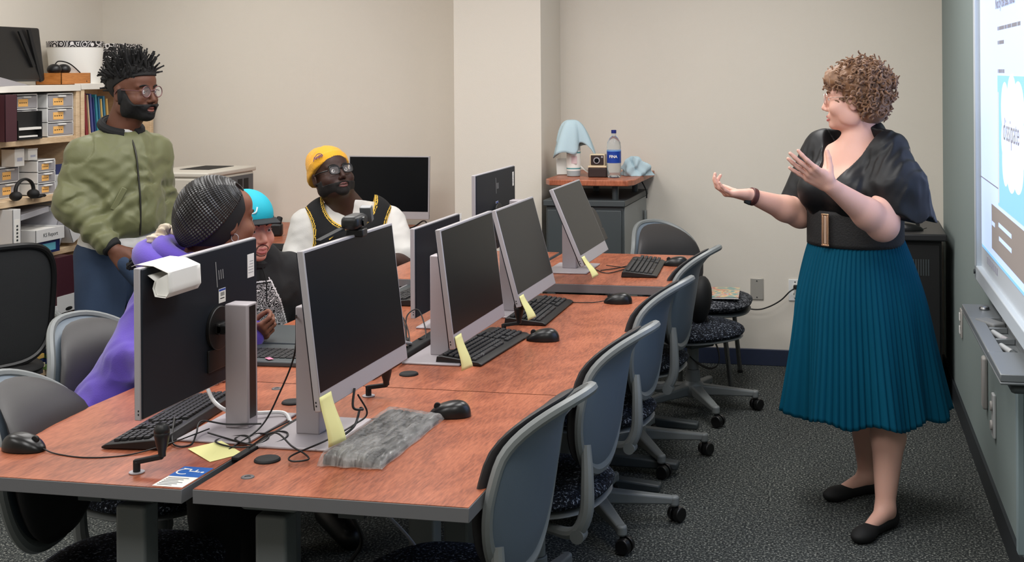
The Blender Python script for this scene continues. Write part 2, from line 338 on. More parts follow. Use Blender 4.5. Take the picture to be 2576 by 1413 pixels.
# ---------------------------------------------------------------- monitors
def monitor(x, y, face, zt, w, h, zb, tilt, off, yoff, label, stand_h=.31, screen=None, logo=True, stickers=(), logo_y=0, note=None, cxo=0, base=True, glare=None):
    """face=+1 looks to +X, -1 to -X. x,y: stand column; off: panel bottom centre in front of the column; yoff: sideways offset of the panel"""
    t = thing('monitor', label, 'monitor', (x, y, zt), 0 if face > 0 else math.pi, group=None)
    if base: MB().bx(-.085, .10, -.135, .135, 0, .007).build('base_plate', M_stand, t, bevel=.003)
    m = MB(); m.bx(-.032, .030, -.026, .026, .006, stand_h); col = m.build('stand', M_stand, t, bevel=.004, seg=3)
    MB().bx(-.0324, -.0319, -.016, .016, .03, stand_h-.006).build('stand_slot', M_blk, col)
    zc = zb-zt+h*.5
    # panel in local tilt frame
    Mx = Matrix.Translation((off, yoff, zb-zt)) @ Matrix.Rotation(-tilt, 4, 'Y')
    p = MB(); p.bx(-.016, .0, -w/2, w/2, 0, h)
    bz = p.build('bezel', M_silver, t, bevel=.002); bz.data.transform(Mx)
    b = MB(); b.bx(-.020, -.0155, -w/2+.003, w/2-.003, .003, h-.003)
    b = b.build('back_cover', M_pback, t, bevel=.004, seg=3); b.data.transform(Mx)
    s = MB().bx(-.002, .0006, -w/2+.006, w/2-.006, .042, h-.006).build('screen', screen or M_screen, t); s.data.transform(Mx)
    k = MB(); dy = -yoff; k.cyl((-.030, dy, h*.42), (-.019, dy, h*.42), .055, n=36); k.bx(-.026, -.018, dy-.05, dy+.05, h*.12, h*.28)
    k = k.build('mount_disc', M_blk, b, bevel=.002); k.data.transform(Mx)
    P0 = Mx @ Vector((-.03, -yoff, h*.42)); P1 = Vector((0, 0, P0.z))
    hg = MB(); hg.cyl((P0.x-.004, -.025, P0.z), (P0.x-.004, .025, P0.z), .014, n=16); hg.beam(P0, (P1.x+.02, 0, P1.z), .05, .024)
    hg.build('hinge_arm', M_blk, t, bevel=.004)
    v = MB()
    for sgn in (-1,): v.bx(-.012, -.009, -w/2-.0006, -w/2+.0002, .012, .016).bx(-.012, -.009, -w/2-.0006, -w/2+.0002, .02, .024)
    v.bx(-.012, -.009, w/2-.0002, w/2+.0006, .012, .016).bx(-.012, -.009, w/2-.0002, w/2+.0006, .02, .024)
    v = v.build('port_holes', M_blk2, t); v.data.transform(Mx)
    if logo:
        l = MB(); zz = h*.80; s_ = 1
        def bar(y_, z0, z1): l.add([(-.0206, y_+.0012+(z0-zz)*.12, z0), (-.0206, y_-.0022+(z0-zz)*.12, z0), (-.0206, y_-.0022+(z1-zz)*.12, z1), (-.0206, y_+.0012+(z1-zz)*.12, z1)], [(0, 1, 2, 3)])
        [bar(logo_y+q_[0], zz+q_[1], zz+q_[2]) for q_ in ((.012, -.03, .035), (.000, -.012, .012), (-.010, -.012, .012), (-.020, -.012, .012))]
        l = l.build('maker_logo', mat('logo_grey', (150, 150, 150), .4), b, smooth=False, solid=.0004); l.data.transform(Mx)
    for (yy, z_, ww, hh, kind) in stickers:
        q = MB().bx(-.0212, -.0204, yy-ww/2, yy+ww/2, z_-hh/2, z_+hh/2).build('sticker', M_paper, b, bevel=.0003); q.data.transform(Mx)
        g = MB()
        if kind == 'asset':
            g.bx(-.0214, -.0211, yy-ww/2+.001, yy+ww/2-.001, z_+hh*.33, z_+hh*.47)
            g2 = MB()
            for i in range(9): g2.bx(-.0214, -.0211, yy-ww*.3+i*ww*.066, yy-ww*.3+i*ww*.066+ww*.03, z_-.001, z_+hh*.24)
            g2.bx(-.0214, -.0211, yy-ww*.3, yy+ww*.3, z_-hh*.22, z_-hh*.15)
            g2 = g2.build('barcode', M_blk2, q); g2.data.transform(Mx); gm = mat('label_blue', (40, 70, 160), .6)
        else:
            for i in range(5): g.bx(-.0214, -.0211, yy-ww*.36, yy+ww*(.36-.18*(i in (0, 1))), z_+hh*.18-i*hh*.12, z_+hh*.2-i*hh*.12)
            gm = mat('label_grey', (120, 120, 125), .7)
        g = g.build('printed_lines', gm, q); g.data.transform(Mx)
    t['_M'] = [v for r in (Matrix.Translation(t.location) @ Matrix.Rotation(0 if face > 0 else math.pi, 4, 'Z') @ Mx) for v in r]
    return t
def sticky(mon, yl, w, h, label, z0=.034):
    """note stuck on the chin of a monitor at local y, hanging below it"""
    M = Matrix([mon['_M'][i*4:i*4+4] for i in range(4)])
    def fn(u, v):
        z = z0-h*v; return M @ Vector((.0025+.012*math.sin(v*2.6)*v+(.010*v+.006)*v*u, yl+(u-.5)*w+.004*v*v, z))
    m = MB().grid(fn, 5, 12); o = m.build('sticky_note', M_note, smooth=True, solid=.0006)
    return tag(o, label, 'sticky note')
S = (-.18, .30, .045, .075, 'label')
mL = monitor(-1.565, 2.90, -1, .74, .545, .345, .845, .0, .085, .06, 'monitor seen from behind on the near left desk, paper pouch on its top edge', stand_h=.315,
    stickers=[(-.235, .275, .036, .062, 'label'), (-.085, .222, .034, .036, 'asset')], logo_y=-.07)
m1 = monitor(-1.366, 2.886, 1, .74, .54, .367, .86, .115, .128, .045, 'monitor with a webcam on its top edge on the near right desk', stand_h=.318)
m2 = monitor(-1.338, 3.76, 1, .74, .50, .345, .835, .12, .15, -.11+.04, 'second monitor of the right row, dark screen, behind the crank handle', stand_h=.317, )
m3 = monitor(-1.338, 4.50, 1, .74, .475, .335, .84, .26, .165, -.19, 'third monitor of the right row, just before the raised desk', stand_h=.297, screen=M_screen2)
m4 = monitor(-1.29, 5.26, 1, .78, .45, .32, .88, .40, .185, -.31, 'monitor on the raised desk, in front of the grey cabinet', stand_h=.325, screen=M_screen2)
m5 = monitor(-1.47, 4.27, -1, .74, .47, .305, .795, .0, .08, 0.0, 'monitor turned away beside the elbow of the person in the beanie', stand_h=.26, stickers=[(-.235, .27, .02, .07, 'label'), (-.06, .2, .034, .03, 'asset')])
m6 = monitor(-1.44, 4.97, -1, .78, .54, .325, .90, .0, .11, 0.0, 'farthest monitor turned away, dark back against the wall column', stand_h=.325, stickers=[(-.235, .27, .02, .06, 'label'), (-.0, .18, .034, .035, 'asset')])
t = monitor(-2.78, 6.72, 1, .74, .47, .345, .825, .05, .06, 0, 'wide black monitor on the back desk behind the person in the beanie', stand_h=.25, logo=False)
t.rotation_euler = (0, 0, -math.pi/2); t.location = (-2.63, 6.58, .74)
'''keep'''
sticky(m1, -.245, .062, .115, 'curled yellow note on the webcam monitor, biggest of the hanging notes')
sticky(m2, -.215, .056, .10, 'yellow note hanging from the second monitor of the right row over a keyboard')
sticky(m3, -.205, .05, .085, 'yellow note hanging from the third monitor of the right row')
sticky(m4, -.20, .046, .09, 'yellow note hanging from the monitor on the raised desk')

# ---------------------------------------------------------------- keyboards, mice
def keyboard(x, y, z, rz, label, wrapped=False, L=.45, W=.152):
    """long axis along local y, front edge toward +x"""
    t = thing('keyboard', label, 'keyboard', (x, y, z), rz)
    m = MB(); prof = [(-W/2, .002), (-W/2+.004, .024), (-W/2+.02, .026), (W/2-.012, .013), (W/2, .006), (W/2-.003, .002)]
    n = len(prof); vs = [(a, -L/2, b) for a, b in prof]+[(a, L/2, b) for a, b in prof]
    m.add(vs, [tuple(range(n)), tuple(range(n, 2*n))[::-1]]+[((i+1) % n, i, n+i, n+(i+1) % n) for i in range(n)])
    m.build('case', M_blk, t, bevel=.003)
    k = MB(); slope = math.atan2(.013, W-.032)
    rows = [(-W/2+.026, 1), (-W/2+.046, 0), (-W/2+.0645, 0), (-W/2+.083, 0), (-W/2+.1015, 0), (-W/2+.12, 2)]
    def zz(a): return .026-(a+W/2-.02)*.013/(W-.032)+.002
    def key(a, y0, y1): k.box((a, (y0+y1)/2, zz(a)+.0015), (.0155, y1-y0-.003, .006), (0, slope, 0), .86)
    for a, kind in rows:
        y0 = -L/2+.010
        if kind == 2: ws = [.026, .022, .022, .112, .022, .022, .026]
        elif kind == 1: ws = [.018]+[.019]*13
        else: ws = [.024]+[.0186]*12+[.026]
        for q in ws: key(a, y0, min(y0+q, -L/2+.288)); y0 += q
        for i in range(3): 
            if not (kind == 0 and a > -W/2+.08 and i != 1 and a > -W/2+.1) : key(a, -L/2+.295+i*.0185, -L/2+.295+(i+1)*.0185)
        if kind != 1:
            for i in range(4): key(a, -L/2+.358+i*.0195, -L/2+.358+(i+1)*.0195)
    k.build('keys', M_key, t, bevel=.001, seg=1)
    if wrapped:
        rnd = random.Random(3)
        def fn(u, v):
            a = (u-.5)*2; b = (v-.5)*2
            xx = a*(W/2+.006); yy = b*(L/2+.018)
            e = max(abs(a)**12, abs(b)**26)
            zt_ = .038-(a+1)*.008
            zt_ += .0012*math.sin(yy*40+a*3)*math.sin(a*4+yy*12)+.0006*math.sin(yy*120+a*20)
            return (xx+.0015*math.sin(yy*40), yy+.004*math.sin(a*9)*(abs(b) > .9), max(.003, zt_*(1-e)+.003*e))
        w_ = MB().grid(fn, 40, 120); o = w_.build('plastic_wrap', M_wrap, t)
    return t
M_wrap = bpy.data.materials.new('clear_plastic_wrap'); M_wrap.use_nodes = True
nt = M_wrap.node_tree; nt.nodes.clear()
_o = nt.nodes.new('ShaderNodeOutputMaterial'); _m = nt.nodes.new('ShaderNodeMixShader'); _t = nt.nodes.new('ShaderNodeBsdfTransparent'); _g = nt.nodes.new('ShaderNodeBsdfPrincipled')
_g.inputs['Base Color'].default_value = (.60, .59, .57, 1); _g.inputs['Roughness'].default_value = .12
_tc = nt.nodes.new('ShaderNodeTexCoord'); _mp = nt.nodes.new('ShaderNodeMapping'); _mp.inputs['Scale'].default_value = (5, 1, 1); _mp.inputs['Rotation'].default_value = (0, 0, .9)
_n = nt.nodes.new('ShaderNodeTexNoise'); _n.inputs['Scale'].default_value = 14; _n.inputs['Detail'].default_value = 4; _n.inputs['Distortion'].default_value = .6
_b = nt.nodes.new('ShaderNodeBump'); _b.inputs['Strength'].default_value = .6; _b.inputs['Distance'].default_value = .008
nt.links.new(_tc.outputs['Object'], _mp.inputs[0]); nt.links.new(_mp.outputs[0], _n.inputs['Vector']); nt.links.new(_n.outputs['Fac'], _b.inputs['Height']); nt.links.new(_b.outputs[0], _g.inputs['Normal'])
_t.inputs[0].default_value = (.9, .9, .9, 1)
_r = nt.nodes.new('ShaderNodeMapRange'); _r.inputs[1].default_value = .3; _r.inputs[2].default_value = .7; _r.inputs[3].default_value = .12; _r.inputs[4].default_value = .50
nt.links.new(_n.outputs['Fac'], _r.inputs[0])
nt.links.new(_r.outputs[0], _m.inputs[0]); nt.links.new(_t.outputs[0], _m.inputs[1]); nt.links.new(_g.outputs[0], _m.inputs[2]); nt.links.new(_m.outputs[0], _o.inputs[0])
keyboard(-1.755, 2.905, .74, math.pi+.10, 'black keyboard under the paper-pouch monitor on the near left desk')
keyboard(-1.165, 2.855, .74, .0, 'keyboard wrapped in clear crinkled plastic on the near right desk', wrapped=True).scale = (.95, .86, 1)
keyboard(-1.232, 3.865, .74, -.06, 'black keyboard below the second monitor of the right row')
keyboard(-1.215, 4.48, .74, .02, 'black keyboard below the third monitor of the right row')
keyboard(-.975, 5.29, .78, .08, 'black keyboard on the raised desk', L=.42, W=.15)
keyboard(-1.80, 4.75, .74, math.pi, 'black keyboard by the silver laptop lid on the far left row')
def mouse(x, y, z, rz, label, cable):
    t = thing('computer_mouse', label, 'mouse', (x, y, z), rz)
    def fn(u, v):
        a = u*2*math.pi; p = v*math.pi/2
        c, s = math.cos(a), math.sin(a); e = .8
        r = math.cos(p)**.55
        xx = .055*r*(abs(c)**e)*(1 if c > 0 else -1); yy = .031*r*(abs(s)**e)*(1 if s > 0 else -1)*(1-.06*(xx/.055))
        return (xx, yy*(1+.08*math.cos(xx*45)), .002+.036*math.sin(p)**.9*(1-.28*(xx/.055)-.2*(xx/.055)**2))
    m = MB().grid(fn, 40, 14, closeu=True); m.build('body', mat('mouse_black', (15, 15, 16), .32), t)
    MB().cyl((.032, -.004, .0275), (.032, .004, .0275), .009, n=20).build('scroll_wheel', M_blk2, t, bevel=.001)
    MB().cyl((-.012, 0, .0375), (-.012, 0, .0388), .005, n=16).build('mouse_logo', M_silver, t)
    c = MB().tube(spline([(.053, 0, .007)]+cable, 10), .0017, 7).build('cable', M_cable, t)
    return t
# cable points in the mouse's own frame (wheel end = +x)
mouse(-1.985, 2.635, .74, -.05, 'black mouse at the near left corner of the left desk', [(.10, -.012, .002), (.19, -.02, .002), (.27, .02, .002), (.33, .09, .012), (.37, .2, .02)])
mouse(-1.085, 3.10, .74, math.pi+.25, 'black mouse beside the plastic-wrapped keyboard', [(.10, .0, .002), (.2, .02, .002), (.27, .05, .002)])
mouse(-1.085, 4.03, .74, math.pi+.1, 'black mouse right of the second monitor\'s keyboard', [(.08, .0, .002), (.13, .01, .002), (.2, .0, .012)])
mouse(-.975, 4.73, .74, math.pi+.05, 'black mouse just in front of the raised desk', [(.10, .01, .002), (.18, .015, .002), (.26, .0, .008)])
mouse(-.86, 5.43, .78, math.pi+.05, 'black mouse on the raised desk', [(.09, .0, .002), (.12, .05, .002), (.2, .09, .002), (.3, .05, .003)])

# ---------------------------------------------------------------- task chairs
def chair(name, label, loc, rz, sh=.46, group='grey task chairs around the desks', yaw=0, base=True, shell=None):
    """faces local -x; backrest at +x"""
    t = thing(name, label, 'chair', loc, rz, group=None)
    # base
    if base:
        MB().cyl((0, 0, .10), (0, 0, .2), .038, .033).cyl((0, 0, .2), (0, 0, sh-.08), .028).build('gas_column', M_chair, t, bevel=.003)
        MB().lathe([(.03, .07), (.055, .075), (.06, .10), (.052, .13), (.036, .145)], n=28).build('hub', M_chair, t)
        for k in range(5):
            a = .35+k*2*math.pi/5; c, s = math.cos(a), math.sin(a)
            m = MB().beam((c*.03, s*.03, .105), (c*.29, s*.29, .082), .055, .05, .034, .028); m.cyl((c*.295, s*.295, .06), (c*.295, s*.295, .097), .018, n=14)
            lg = m.build('base_arm', M_chair, t, bevel=.008, seg=3)
            a2 = a+.7; c2, s2 = -math.sin(a2), math.cos(a2); cc = (c*.295+math.cos(a2)*.012, s*.295+math.sin(a2)*.012, .03)
            w_ = MB()
            for sg in (-1, 1): w_.cyl((cc[0]+c2*sg*.006, cc[1]+s2*sg*.006, cc[2]), (cc[0]+c2*sg*.026, cc[1]+s2*sg*.026, cc[2]), .029, .025, n=22)
            w_.cyl((c*.295, s*.295, .03), (c*.295, s*.295, .07), .008, n=10)
            w_.build('caster', M_tire, lg, bevel=.003)
    MB().box((.0, 0, sh-.062), (.16, .14, .04)).build('tilt_box', M_dgrey, t, bevel=.008)
    def so(phi, r):
        c, s = math.cos(phi), math.sin(phi); e = .78
        return (.235*r*abs(c)**e*(1 if c > 0 else -1), .225*r*abs(s)**e*(1 if s > 0 else -1))
    Mz = Matrix(((0, 0, 1, 0), (0, 1, 0, 0), (1, 0, 0, sh), (0, 0, 0, 1)))
    MB().pad(so, .075, lambda a, b: -.02*max(0, (-b-.12))*8*.6, M=Mz).build('seat', M_seat, t, ang=80)
    Mz2 = Matrix(((0, 0, 1, 0), (0, 1, 0, 0), (1, 0, 0, sh-.032), (0, 0, 0, 1)))
    MB().pad(lambda p, r: tuple(v*.97 for v in so(p, r)), .03, lambda a, b: 0, M=Mz2).build('seat_pan', M_chair, t, ang=80)
    # backrest: outline half width as function of height
    zc = sh+.27
    def bo(sc):
        def f(phi, r):
            c, s = math.cos(phi), math.sin(phi)
            e = .80; a = abs(c)**e*(1 if c > 0 else -1); b = abs(s)**e*(1 if s > 0 else -1)
            wdt = .205*(1-.16*max(0, -b)**1.5-.10*max(0, b)) 
            return (a*wdt*r*sc, b*.205*r*sc+.0)
        return f
    def bend(a, b): return .235+b*.16-.7*a*a+1.5*max(0, b-.08)**2*4-.4*max(0, -b-.1)**2
    Mb = Matrix.Translation((0, 0, zc))
    MB().pad(bo(.97), .052, lambda a, b: bend(a, b)-.030, M=Mb).build('backrest_cushion', M_cush, t, ang=80)
    MB().pad(bo(1.0), .026, lambda a, b: bend(a, b)+.008, p=6, M=Mb).build('backrest_shell', shell or M_shell, t, ang=80)
    # rolled rim and bottom flange of the shell
    f = bo(1.0); pts = []
    for k in range(64):
        a, b = f(2*math.pi*k/64, 1.0); pts.append((bend(a, b)+.006, a, b+zc))
    MB().tube(pts, [.0125+.007*max(0, -math.sin(2*math.pi*k/64))**2 for k in range(64)], 8, closed=True).build('shell_rim', M_chair, t)
    for sg in (-1,):
        P = spline([(.215, sg*.165, sh+.17), (.226, sg*.188, sh+.08), (.225, sg*.20, sh-.01), (.19, sg*.20, sh-.065), (.10, sg*.16, sh-.075)], 6)
        m = MB()
        for i in range(len(P)-1): pass
        m.tube(P, [.014+.006*math.sin(math.pi*i/(len(P)-1)) for i in range(len(P))], 10); m.cyl((.205, sg*.182, sh-.068), (.205, sg*.222, sh-.068), .02, n=18)
        m.build('back_bar', M_chair, t)
    return t
chair('task_chair', 'grey task chair closest to the camera on the right side of the desks', (-1.00, 2.78, 0), -.10, sh=.44)
chair('task_chair', 'grey task chair second from the camera along the right side', (-.995, 3.60, 0), -.10, sh=.42)
chair('task_chair', 'grey task chair third from the camera along the right side', (-1.01, 4.42, 0), -.10, sh=.42)
chair('task_chair', 'grey task chair beside the raised desk, fourth and last along the right side', (-1.01, 5.22, 0), -.1, sh=.42)
chair('task_chair', 'dark task chair beyond the raised desk against the back wall', (-.87, 5.99, 0), 2.35, sh=.395)
chair('task_chair', 'grey task chair at the bottom left corner, its round speckled seat under the left desk', (-1.86, 2.86, 0), math.pi+.12, sh=.385)
chair('task_chair', 'brown-grey task chair behind the person in the purple hoodie', (-2.12, 3.42, 0), math.pi-.25, sh=.40)
# ---------------------------------------------------------------- right wall: whiteboard, tray, plates
ANG = math.atan(.033)
def onwall(y, off=0): return Vector((WRX(y)-off, y, 0))
WB = thing('whiteboard', 'white framed projection board glowing blue-white on the teal wall', 'whiteboard', (WRX(4.35), 4.35, 1.5), math.atan(.033))
# local: -x out of the wall, y along the wall (left edge at y=+.63)
m = MB(); yl, yr, zb, zt_ = .64, -1.35, -.67, .75
m.bx(-.05, 0, yl-.045, yl, zb, zt_).bx(-.05, 0, yr, yr+.045, zb, zt_).bx(-.05, 0, yr, yl, zt_-.05, zt_)
m.bx(-.05, 0, yr, yl, zb, zb+.055)
m.build('frame', mat('white_aluminium', (205, 214, 222), .35, metal=.1), WB, bevel=.004)
M_glow = mat('projected_white', (182, 202, 250), .5, emit=.5); M_glow2 = mat('projected_blue', (128, 184, 232), .5, emit=.5)
MB().bx(-.03, -.002, yr+.04, yl-.04, zb+.05, zt_-.04).build('board_surface', mat('board_surface', (212, 220, 228), .4), WB)
im = MB().bx(-.0315, -.030, yr+.06, yl-.075, zb+.145, zt_-.045).build('projected_image', M_glow, WB)
M_pgrey = mat('projected_grey', (118, 118, 128), .6, emit=.45); M_pbr = mat('projected_brown', (124, 116, 112), .6, emit=.5)
# tall picture block (page illustration) and its cloud bubble
P0 = MB().bx(-.0330, -.0315, -.9, .06, -.33, .105).build('projected_picture', M_glow2, im)
cl = MB()
for (cy_, cz_, ry_, rz_) in [(-.30, -.10, .27, .12), (-.12, .0, .09, .085), (-.28, .035, .1, .075), (-.13, -.17, .08, .08), (-.26, -.2, .1, .06), (-.42, .0, .12, .09), (-.40, -.17, .12, .08)]:
    cl.cyl((-.0330, 0, 0), (-.0336, 0, 0), 1, n=40)
    k = 80
    for i in range(len(cl.v)-k, len(cl.v)):
        x_, a_, b_ = cl.v[i]; cl.v[i] = (x_, cy_+a_*ry_, cz_+b_*rz_)
cl.build('cloud_bubble', mat('projected_cloud', (200, 216, 252), .5, emit=.55), im, smooth=False)
TW = lambda y_, z_: frame((-.0337, y_, z_), (0, -1, 0), (0, 0, 1))
text('dissipate', .105, M_pgrey, im, TW(-.26, -.07), depth=.0002)
arm = MB(); arm.bx(-.0334, -.0330, .035, .052, -.32, .05).build('drawn_arm', mat('projected_tan', (190, 178, 170), .6, emit=.6), im)
text('Not by the Best minds', .05, M_pgrey, im, TW(-.13, .345), depth=.0002, bold=True)
mb = MB()
for z_, ws in ((.262, (.02, .13, .05, .09, .11, .06)), (.215, (.02, .12)), (.12, (.012, .05, .03, .03))):
    y_ = .055
    for w_ in ws: mb.bx(-.0322, -.0315, y_-w_, y_, z_-.006, z_+.006); y_ -= w_+.012
mb.build('projected_text_lines', M_pgrey, im)
MB().bx(-.0322, -.0315, -.9, .6, -.277, -.273).build('projected_rule', M_pgrey, im)
pb = MB().bx(-.0325, -.0315, -.95, .25, -.50, -.345).build('projected_banner', M_pbr, im)
mb = MB(); 
for y0_, y1_, z_ in ((.16, .24, -.41), (-.25, .06, -.395), (-.25, .05, -.44)): mb.bx(-.033, -.0325, y0_, y1_, z_-.007, z_+.007)
mb.build('banner_text_lines', M_glow, pb)
MB().bx(-.0322, -.0315, -1.2, .55, -.535, -.525).build('projected_taskbar', M_glow2, im)
mb = MB()
for i in range(7): mb.bx(-.0318, -.030, .38-i*.045, .40-i*.045, -.575, -.55)
mb.build('board_icons', M_pgrey, WB)
MB().cyl((-.05, .618, -.64), (-.056, .618, -.64), .009, n=16).build('corner_screw', M_dgrey, WB)

TR = thing('pen_tray', 'grey metal pen tray under the glowing whiteboard', 'pen tray', (WRX(4.15), 4.15, .80), ANG)
m = MB(); y0, y1, x0, x1 = -.58, .46, -.135, -.0
m.bx(x0, x1, y0, y1, -.03, -.022)
m.bx(x0, x0+.045, -.30, .22, -.022, 0).bx(x1-.03, x1, -.30, .22, -.022, 0).bx(x0, x1, .22, y1, -.022, 0).bx(x0, x1, y0, -.30, -.022, 0)
for q in (.07, -.10): m.bx(x0+.045, x1-.03, q-.005, q+.005, -.022, -.003)
m.build('tray', mat('tray_grey', (128, 132, 134), .4, metal=.4), TR, bevel=.003)
m = MB(); m.bx(x0+.03, x1, y0+.02, y1-.05, -.06, -.03); m.build('tray_underside', M_dgrey, TR, bevel=.012)
MB().lathe([(.016, 0), (.018, .004), (.016, .010), (.008, .012)], (-.07, .36, 0), n=24).build('tray_button', M_chrome, TR)
def onTray(x, y, z=0): return (Matrix.Translation(TR.location) @ Matrix.Rotation(ANG, 4, 'Z')) @ Vector((x, y, z))
p = onTray(-.075, .145, -.021); e = thing('whiteboard_eraser', 'grey felt eraser lying in the first slot of the pen tray', 'eraser', p, .5)
MB().box((0, 0, .016), (.05, .11, .02)).build('grip', mat('eraser_grey', (120, 122, 122), .6), e, bevel=.006); MB().box((0, 0, .003), (.052, .112, .008)).build('felt', M_dgrey, e)
for (yy, lab) in ((.0, 'pale marker in the middle slot of the pen tray'), (-.2, 'dark capped marker in the last slot of the pen tray')):
    p = onTray(-.07, yy, -.013); e = thing('marker_pen', lab, 'marker', p, .25)
    MB().cyl((0, -.05, 0), (0, .045, 0), .009, n=16).build('barrel', mat('pale_barrel', (176, 178, 178), .4), e, bevel=.002); MB().cyl((0, -.085, 0), (0, -.05, 0), .010, n=16).build('cap', M_dgrey if yy else M_silver, e, bevel=.002)
# things fixed on the teal wall below the board
def wallbox(name, label, cat, y, z, w_, h_, d_, mt, bev=.004):
    t = thing(name, label, cat, (WRX(y), y, z), ANG); MB().bx(-d_, 0, -w_/2, w_/2, -h_/2, h_/2).build('cover', mt, t, bevel=bev); return t
M_beige = mat('beige_cover', (176, 172, 168), .4)
t = wallbox('switch_plate', 'small pale wall plate beside the black cabinet on the teal wall', 'wall plate', 6.0, .46, .075, .13, .008, M_beige)
for s in (-1, 1): MB().bx(-.014, -.008, -.016, .016, s*.03-.018, s*.03+.018).build('rocker', M_white, t, bevel=.003)
t = wallbox('badge_holder', 'small card holder with coloured card hanging on the teal wall under the tray', 'card holder', 4.86, .625, .10, .075, .03, mat('badge_plastic', (196, 200, 204), .3), .006)
mb = MB().bx(-.031, -.030, -.035, .035, -.02, -.004); mb.build('red_stripe', mat('badge_red', (190, 90, 80), .5), t); MB().bx(-.031, -.030, -.035, .035, .002, .016).build('blue_stripe', mat('badge_blue', (110, 140, 180), .5), t)
t = wallbox('remote_holder', 'tall pale remote hanging on the teal wall below the card holder', 'remote', 5.05, .42, .06, .2, .02, M_beige, .009)
t = wallbox('outlet_box', 'two-socket pale outlet right of the hanging remote', 'wall outlet', 4.80, .36, .05, .16, .012, mat('outlet_pale', (188, 190, 190), .4), .004)
for s in (-1, 1): MB().cyl((-.012, 0, s*.035), (-.02, 0, s*.035), .018, n=18).build('socket', M_beige, t, bevel=.002)
t = thing('wall_raceway', 'pale cable channel running down the teal wall at the right edge', 'cable channel', (WRX(4.1), 4.1, 0), ANG)
MB().bx(-.022, 0, -.02, .02, .12, .74).build('channel', mat('raceway_teal', (134, 150, 154), .5), t, bevel=.004)

# wall plates and the cord
wplate(-.654, .42, label='blank steel wall plate on the back wall above the navy base')
wplate(-.445, .42, label='white electric outlet on the back wall with a black plug', outlet=True)
t = thing('extension_cord', 'black power cord plugged into the back wall outlet behind the stool', 'power cord', (-.44, 6.94, .442))
MB().box((0, 0, 0), (.024, .03, .022)).build('plug', M_blk2, t, bevel=.004)
MB().tube(spline([(0, -.015, -.003), (-.03, -.03, -.02), (-.08, -.025, -.07), (-.15, -.02, -.11), (-.22, -.02, -.125), (-.36, -.02, -.11), (-.55, -.03, -.14), (-.7, -.03, -.3)]), .004, 8).build('cord', M_cable, t)

# ---------------------------------------------------------------- corner cabinet with raised cherry shelf
t = thing('corner_cabinet', 'charcoal metal cabinet in the corner with a raised cherry shelf on posts', 'cabinet', (-1.475, 6.62, 0))
MB().bx(-.205, .205, -.30, .34, 0, .935).build('body', M_dgrey, t, bevel=.004)
MB().bx(-.215, .215, -.32, .345, .935, .965).build('cabinet_top', M_dgrey, t, bevel=.003)
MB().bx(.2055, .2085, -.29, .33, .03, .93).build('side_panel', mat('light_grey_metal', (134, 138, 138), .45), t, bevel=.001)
d = MB().bx(-.195, .195, -.312, -.30, .54, .915).build('drawer', M_dgrey, t, bevel=.004)
MB().bx(.0, .11, -.316, -.311, .775, .79).build('drawer_pull', M_blk2, d, bevel=.001)
MB().bx(-.195, .195, -.312, -.30, .03, .53).build('door', M_dgrey, t, bevel=.004)
for px_, py_ in ((-.13, -.24), (-.05, .2), (.15, -.24), (.17, .2)): MB().cyl((px_, py_, .965), (px_, py_, 1.04), .017, n=18).build('post', M_dgrey, t)
MB().prism([(-.215, -.26), (-.18, -.32), (.23, -.32), (.255, -.26), (.255, .34), (-.215, .34)], 1.04, 1.07).build('shelf', M_cherry, t, bevel=.004)
# small handle clipped on the side, cable
t = thing('cable_clip', 'grey oval hook on the cabinet side holding a black cable', 'hook', (-1.262, 6.86, .80)); t.location.x = -1.255
MB().box((0, 0, 0), (.014, .04, .12)).build('hook_plate', M_chair, t, bevel=.006); MB().tube(spline([(.01, 0, -.01), (.03, 0, -.06), (.07, -.02, -.16), (.10, -.04, -.24)]), .004, 8).build('cable', M_cable, t)
t = thing('cable_loop', 'black cable looping down from the raised cherry shelf', 'cable', (-1.28, 6.86, .965))
MB().tube(spline([(-.02, 0, .07), (.005, 0, .05), (.03, 0, .0), (.032, 0, -.04)]), .004, 8).build('cable', M_cable, t)
ZS = 1.07
# spray bottle with cloth
t = thing('disinfectant_bottle', 'translucent bottle with white and teal label under a draped blue cloth', 'bottle', (-1.58, 6.52, ZS))
MB().lathe([(.030, 0), (.036, .004), (.037, .03), (.036, .055), (.037, .15), (.034, .17), (.02, .20), (.013, .21), (.013, .235), (.004, .236)], n=32).build('bottle_body', mat('milky_plastic', (158, 166, 168), .3), t)
MB().lathe([(.0375, .032), (.0375, .138)], n=40).build('label_band', M_paper, t)
m = MB(); m.lathe([(.0379, .040), (.0379, .047)], n=40).lathe([(.0379, .124), (.0379, .132)], n=40); m.build('label_teal', mat('label_teal', (90, 152, 156), .6), t)
m = MB(); m.box((.012, -.0362, .09), (.03, .003, .04)); m.build('label_pink', mat('label_pink', (214, 190, 192), .7), t)
rnd = random.Random(5)
def clothfn(u, v):
    a = u*2*math.pi; r = .012+.088*v**.8
    fold = .5+.5*math.sin(a*3+.8)
    r2 = r*(1+.32*math.sin(a*3+.8)*v-.1*math.sin(a*7)*v)
    z = .30-.015*v-.16*v**2.1*(.75+.35*fold+.15*math.sin(a*5+1))
    return (r2*math.cos(a)*1.05-.004, r2*math.sin(a)*.8, z)
o = MB().grid(clothfn, 72, 26, closeu=True).build('dust_cloth', mat('pale_blue_cloth', (178, 200, 208), .9, bump=.4, bscale=300), solid=.003, loc=(-1.585, 6.52, ZS)); tag(o, 'pale blue cloth draped over the disinfectant bottle', 'cloth')
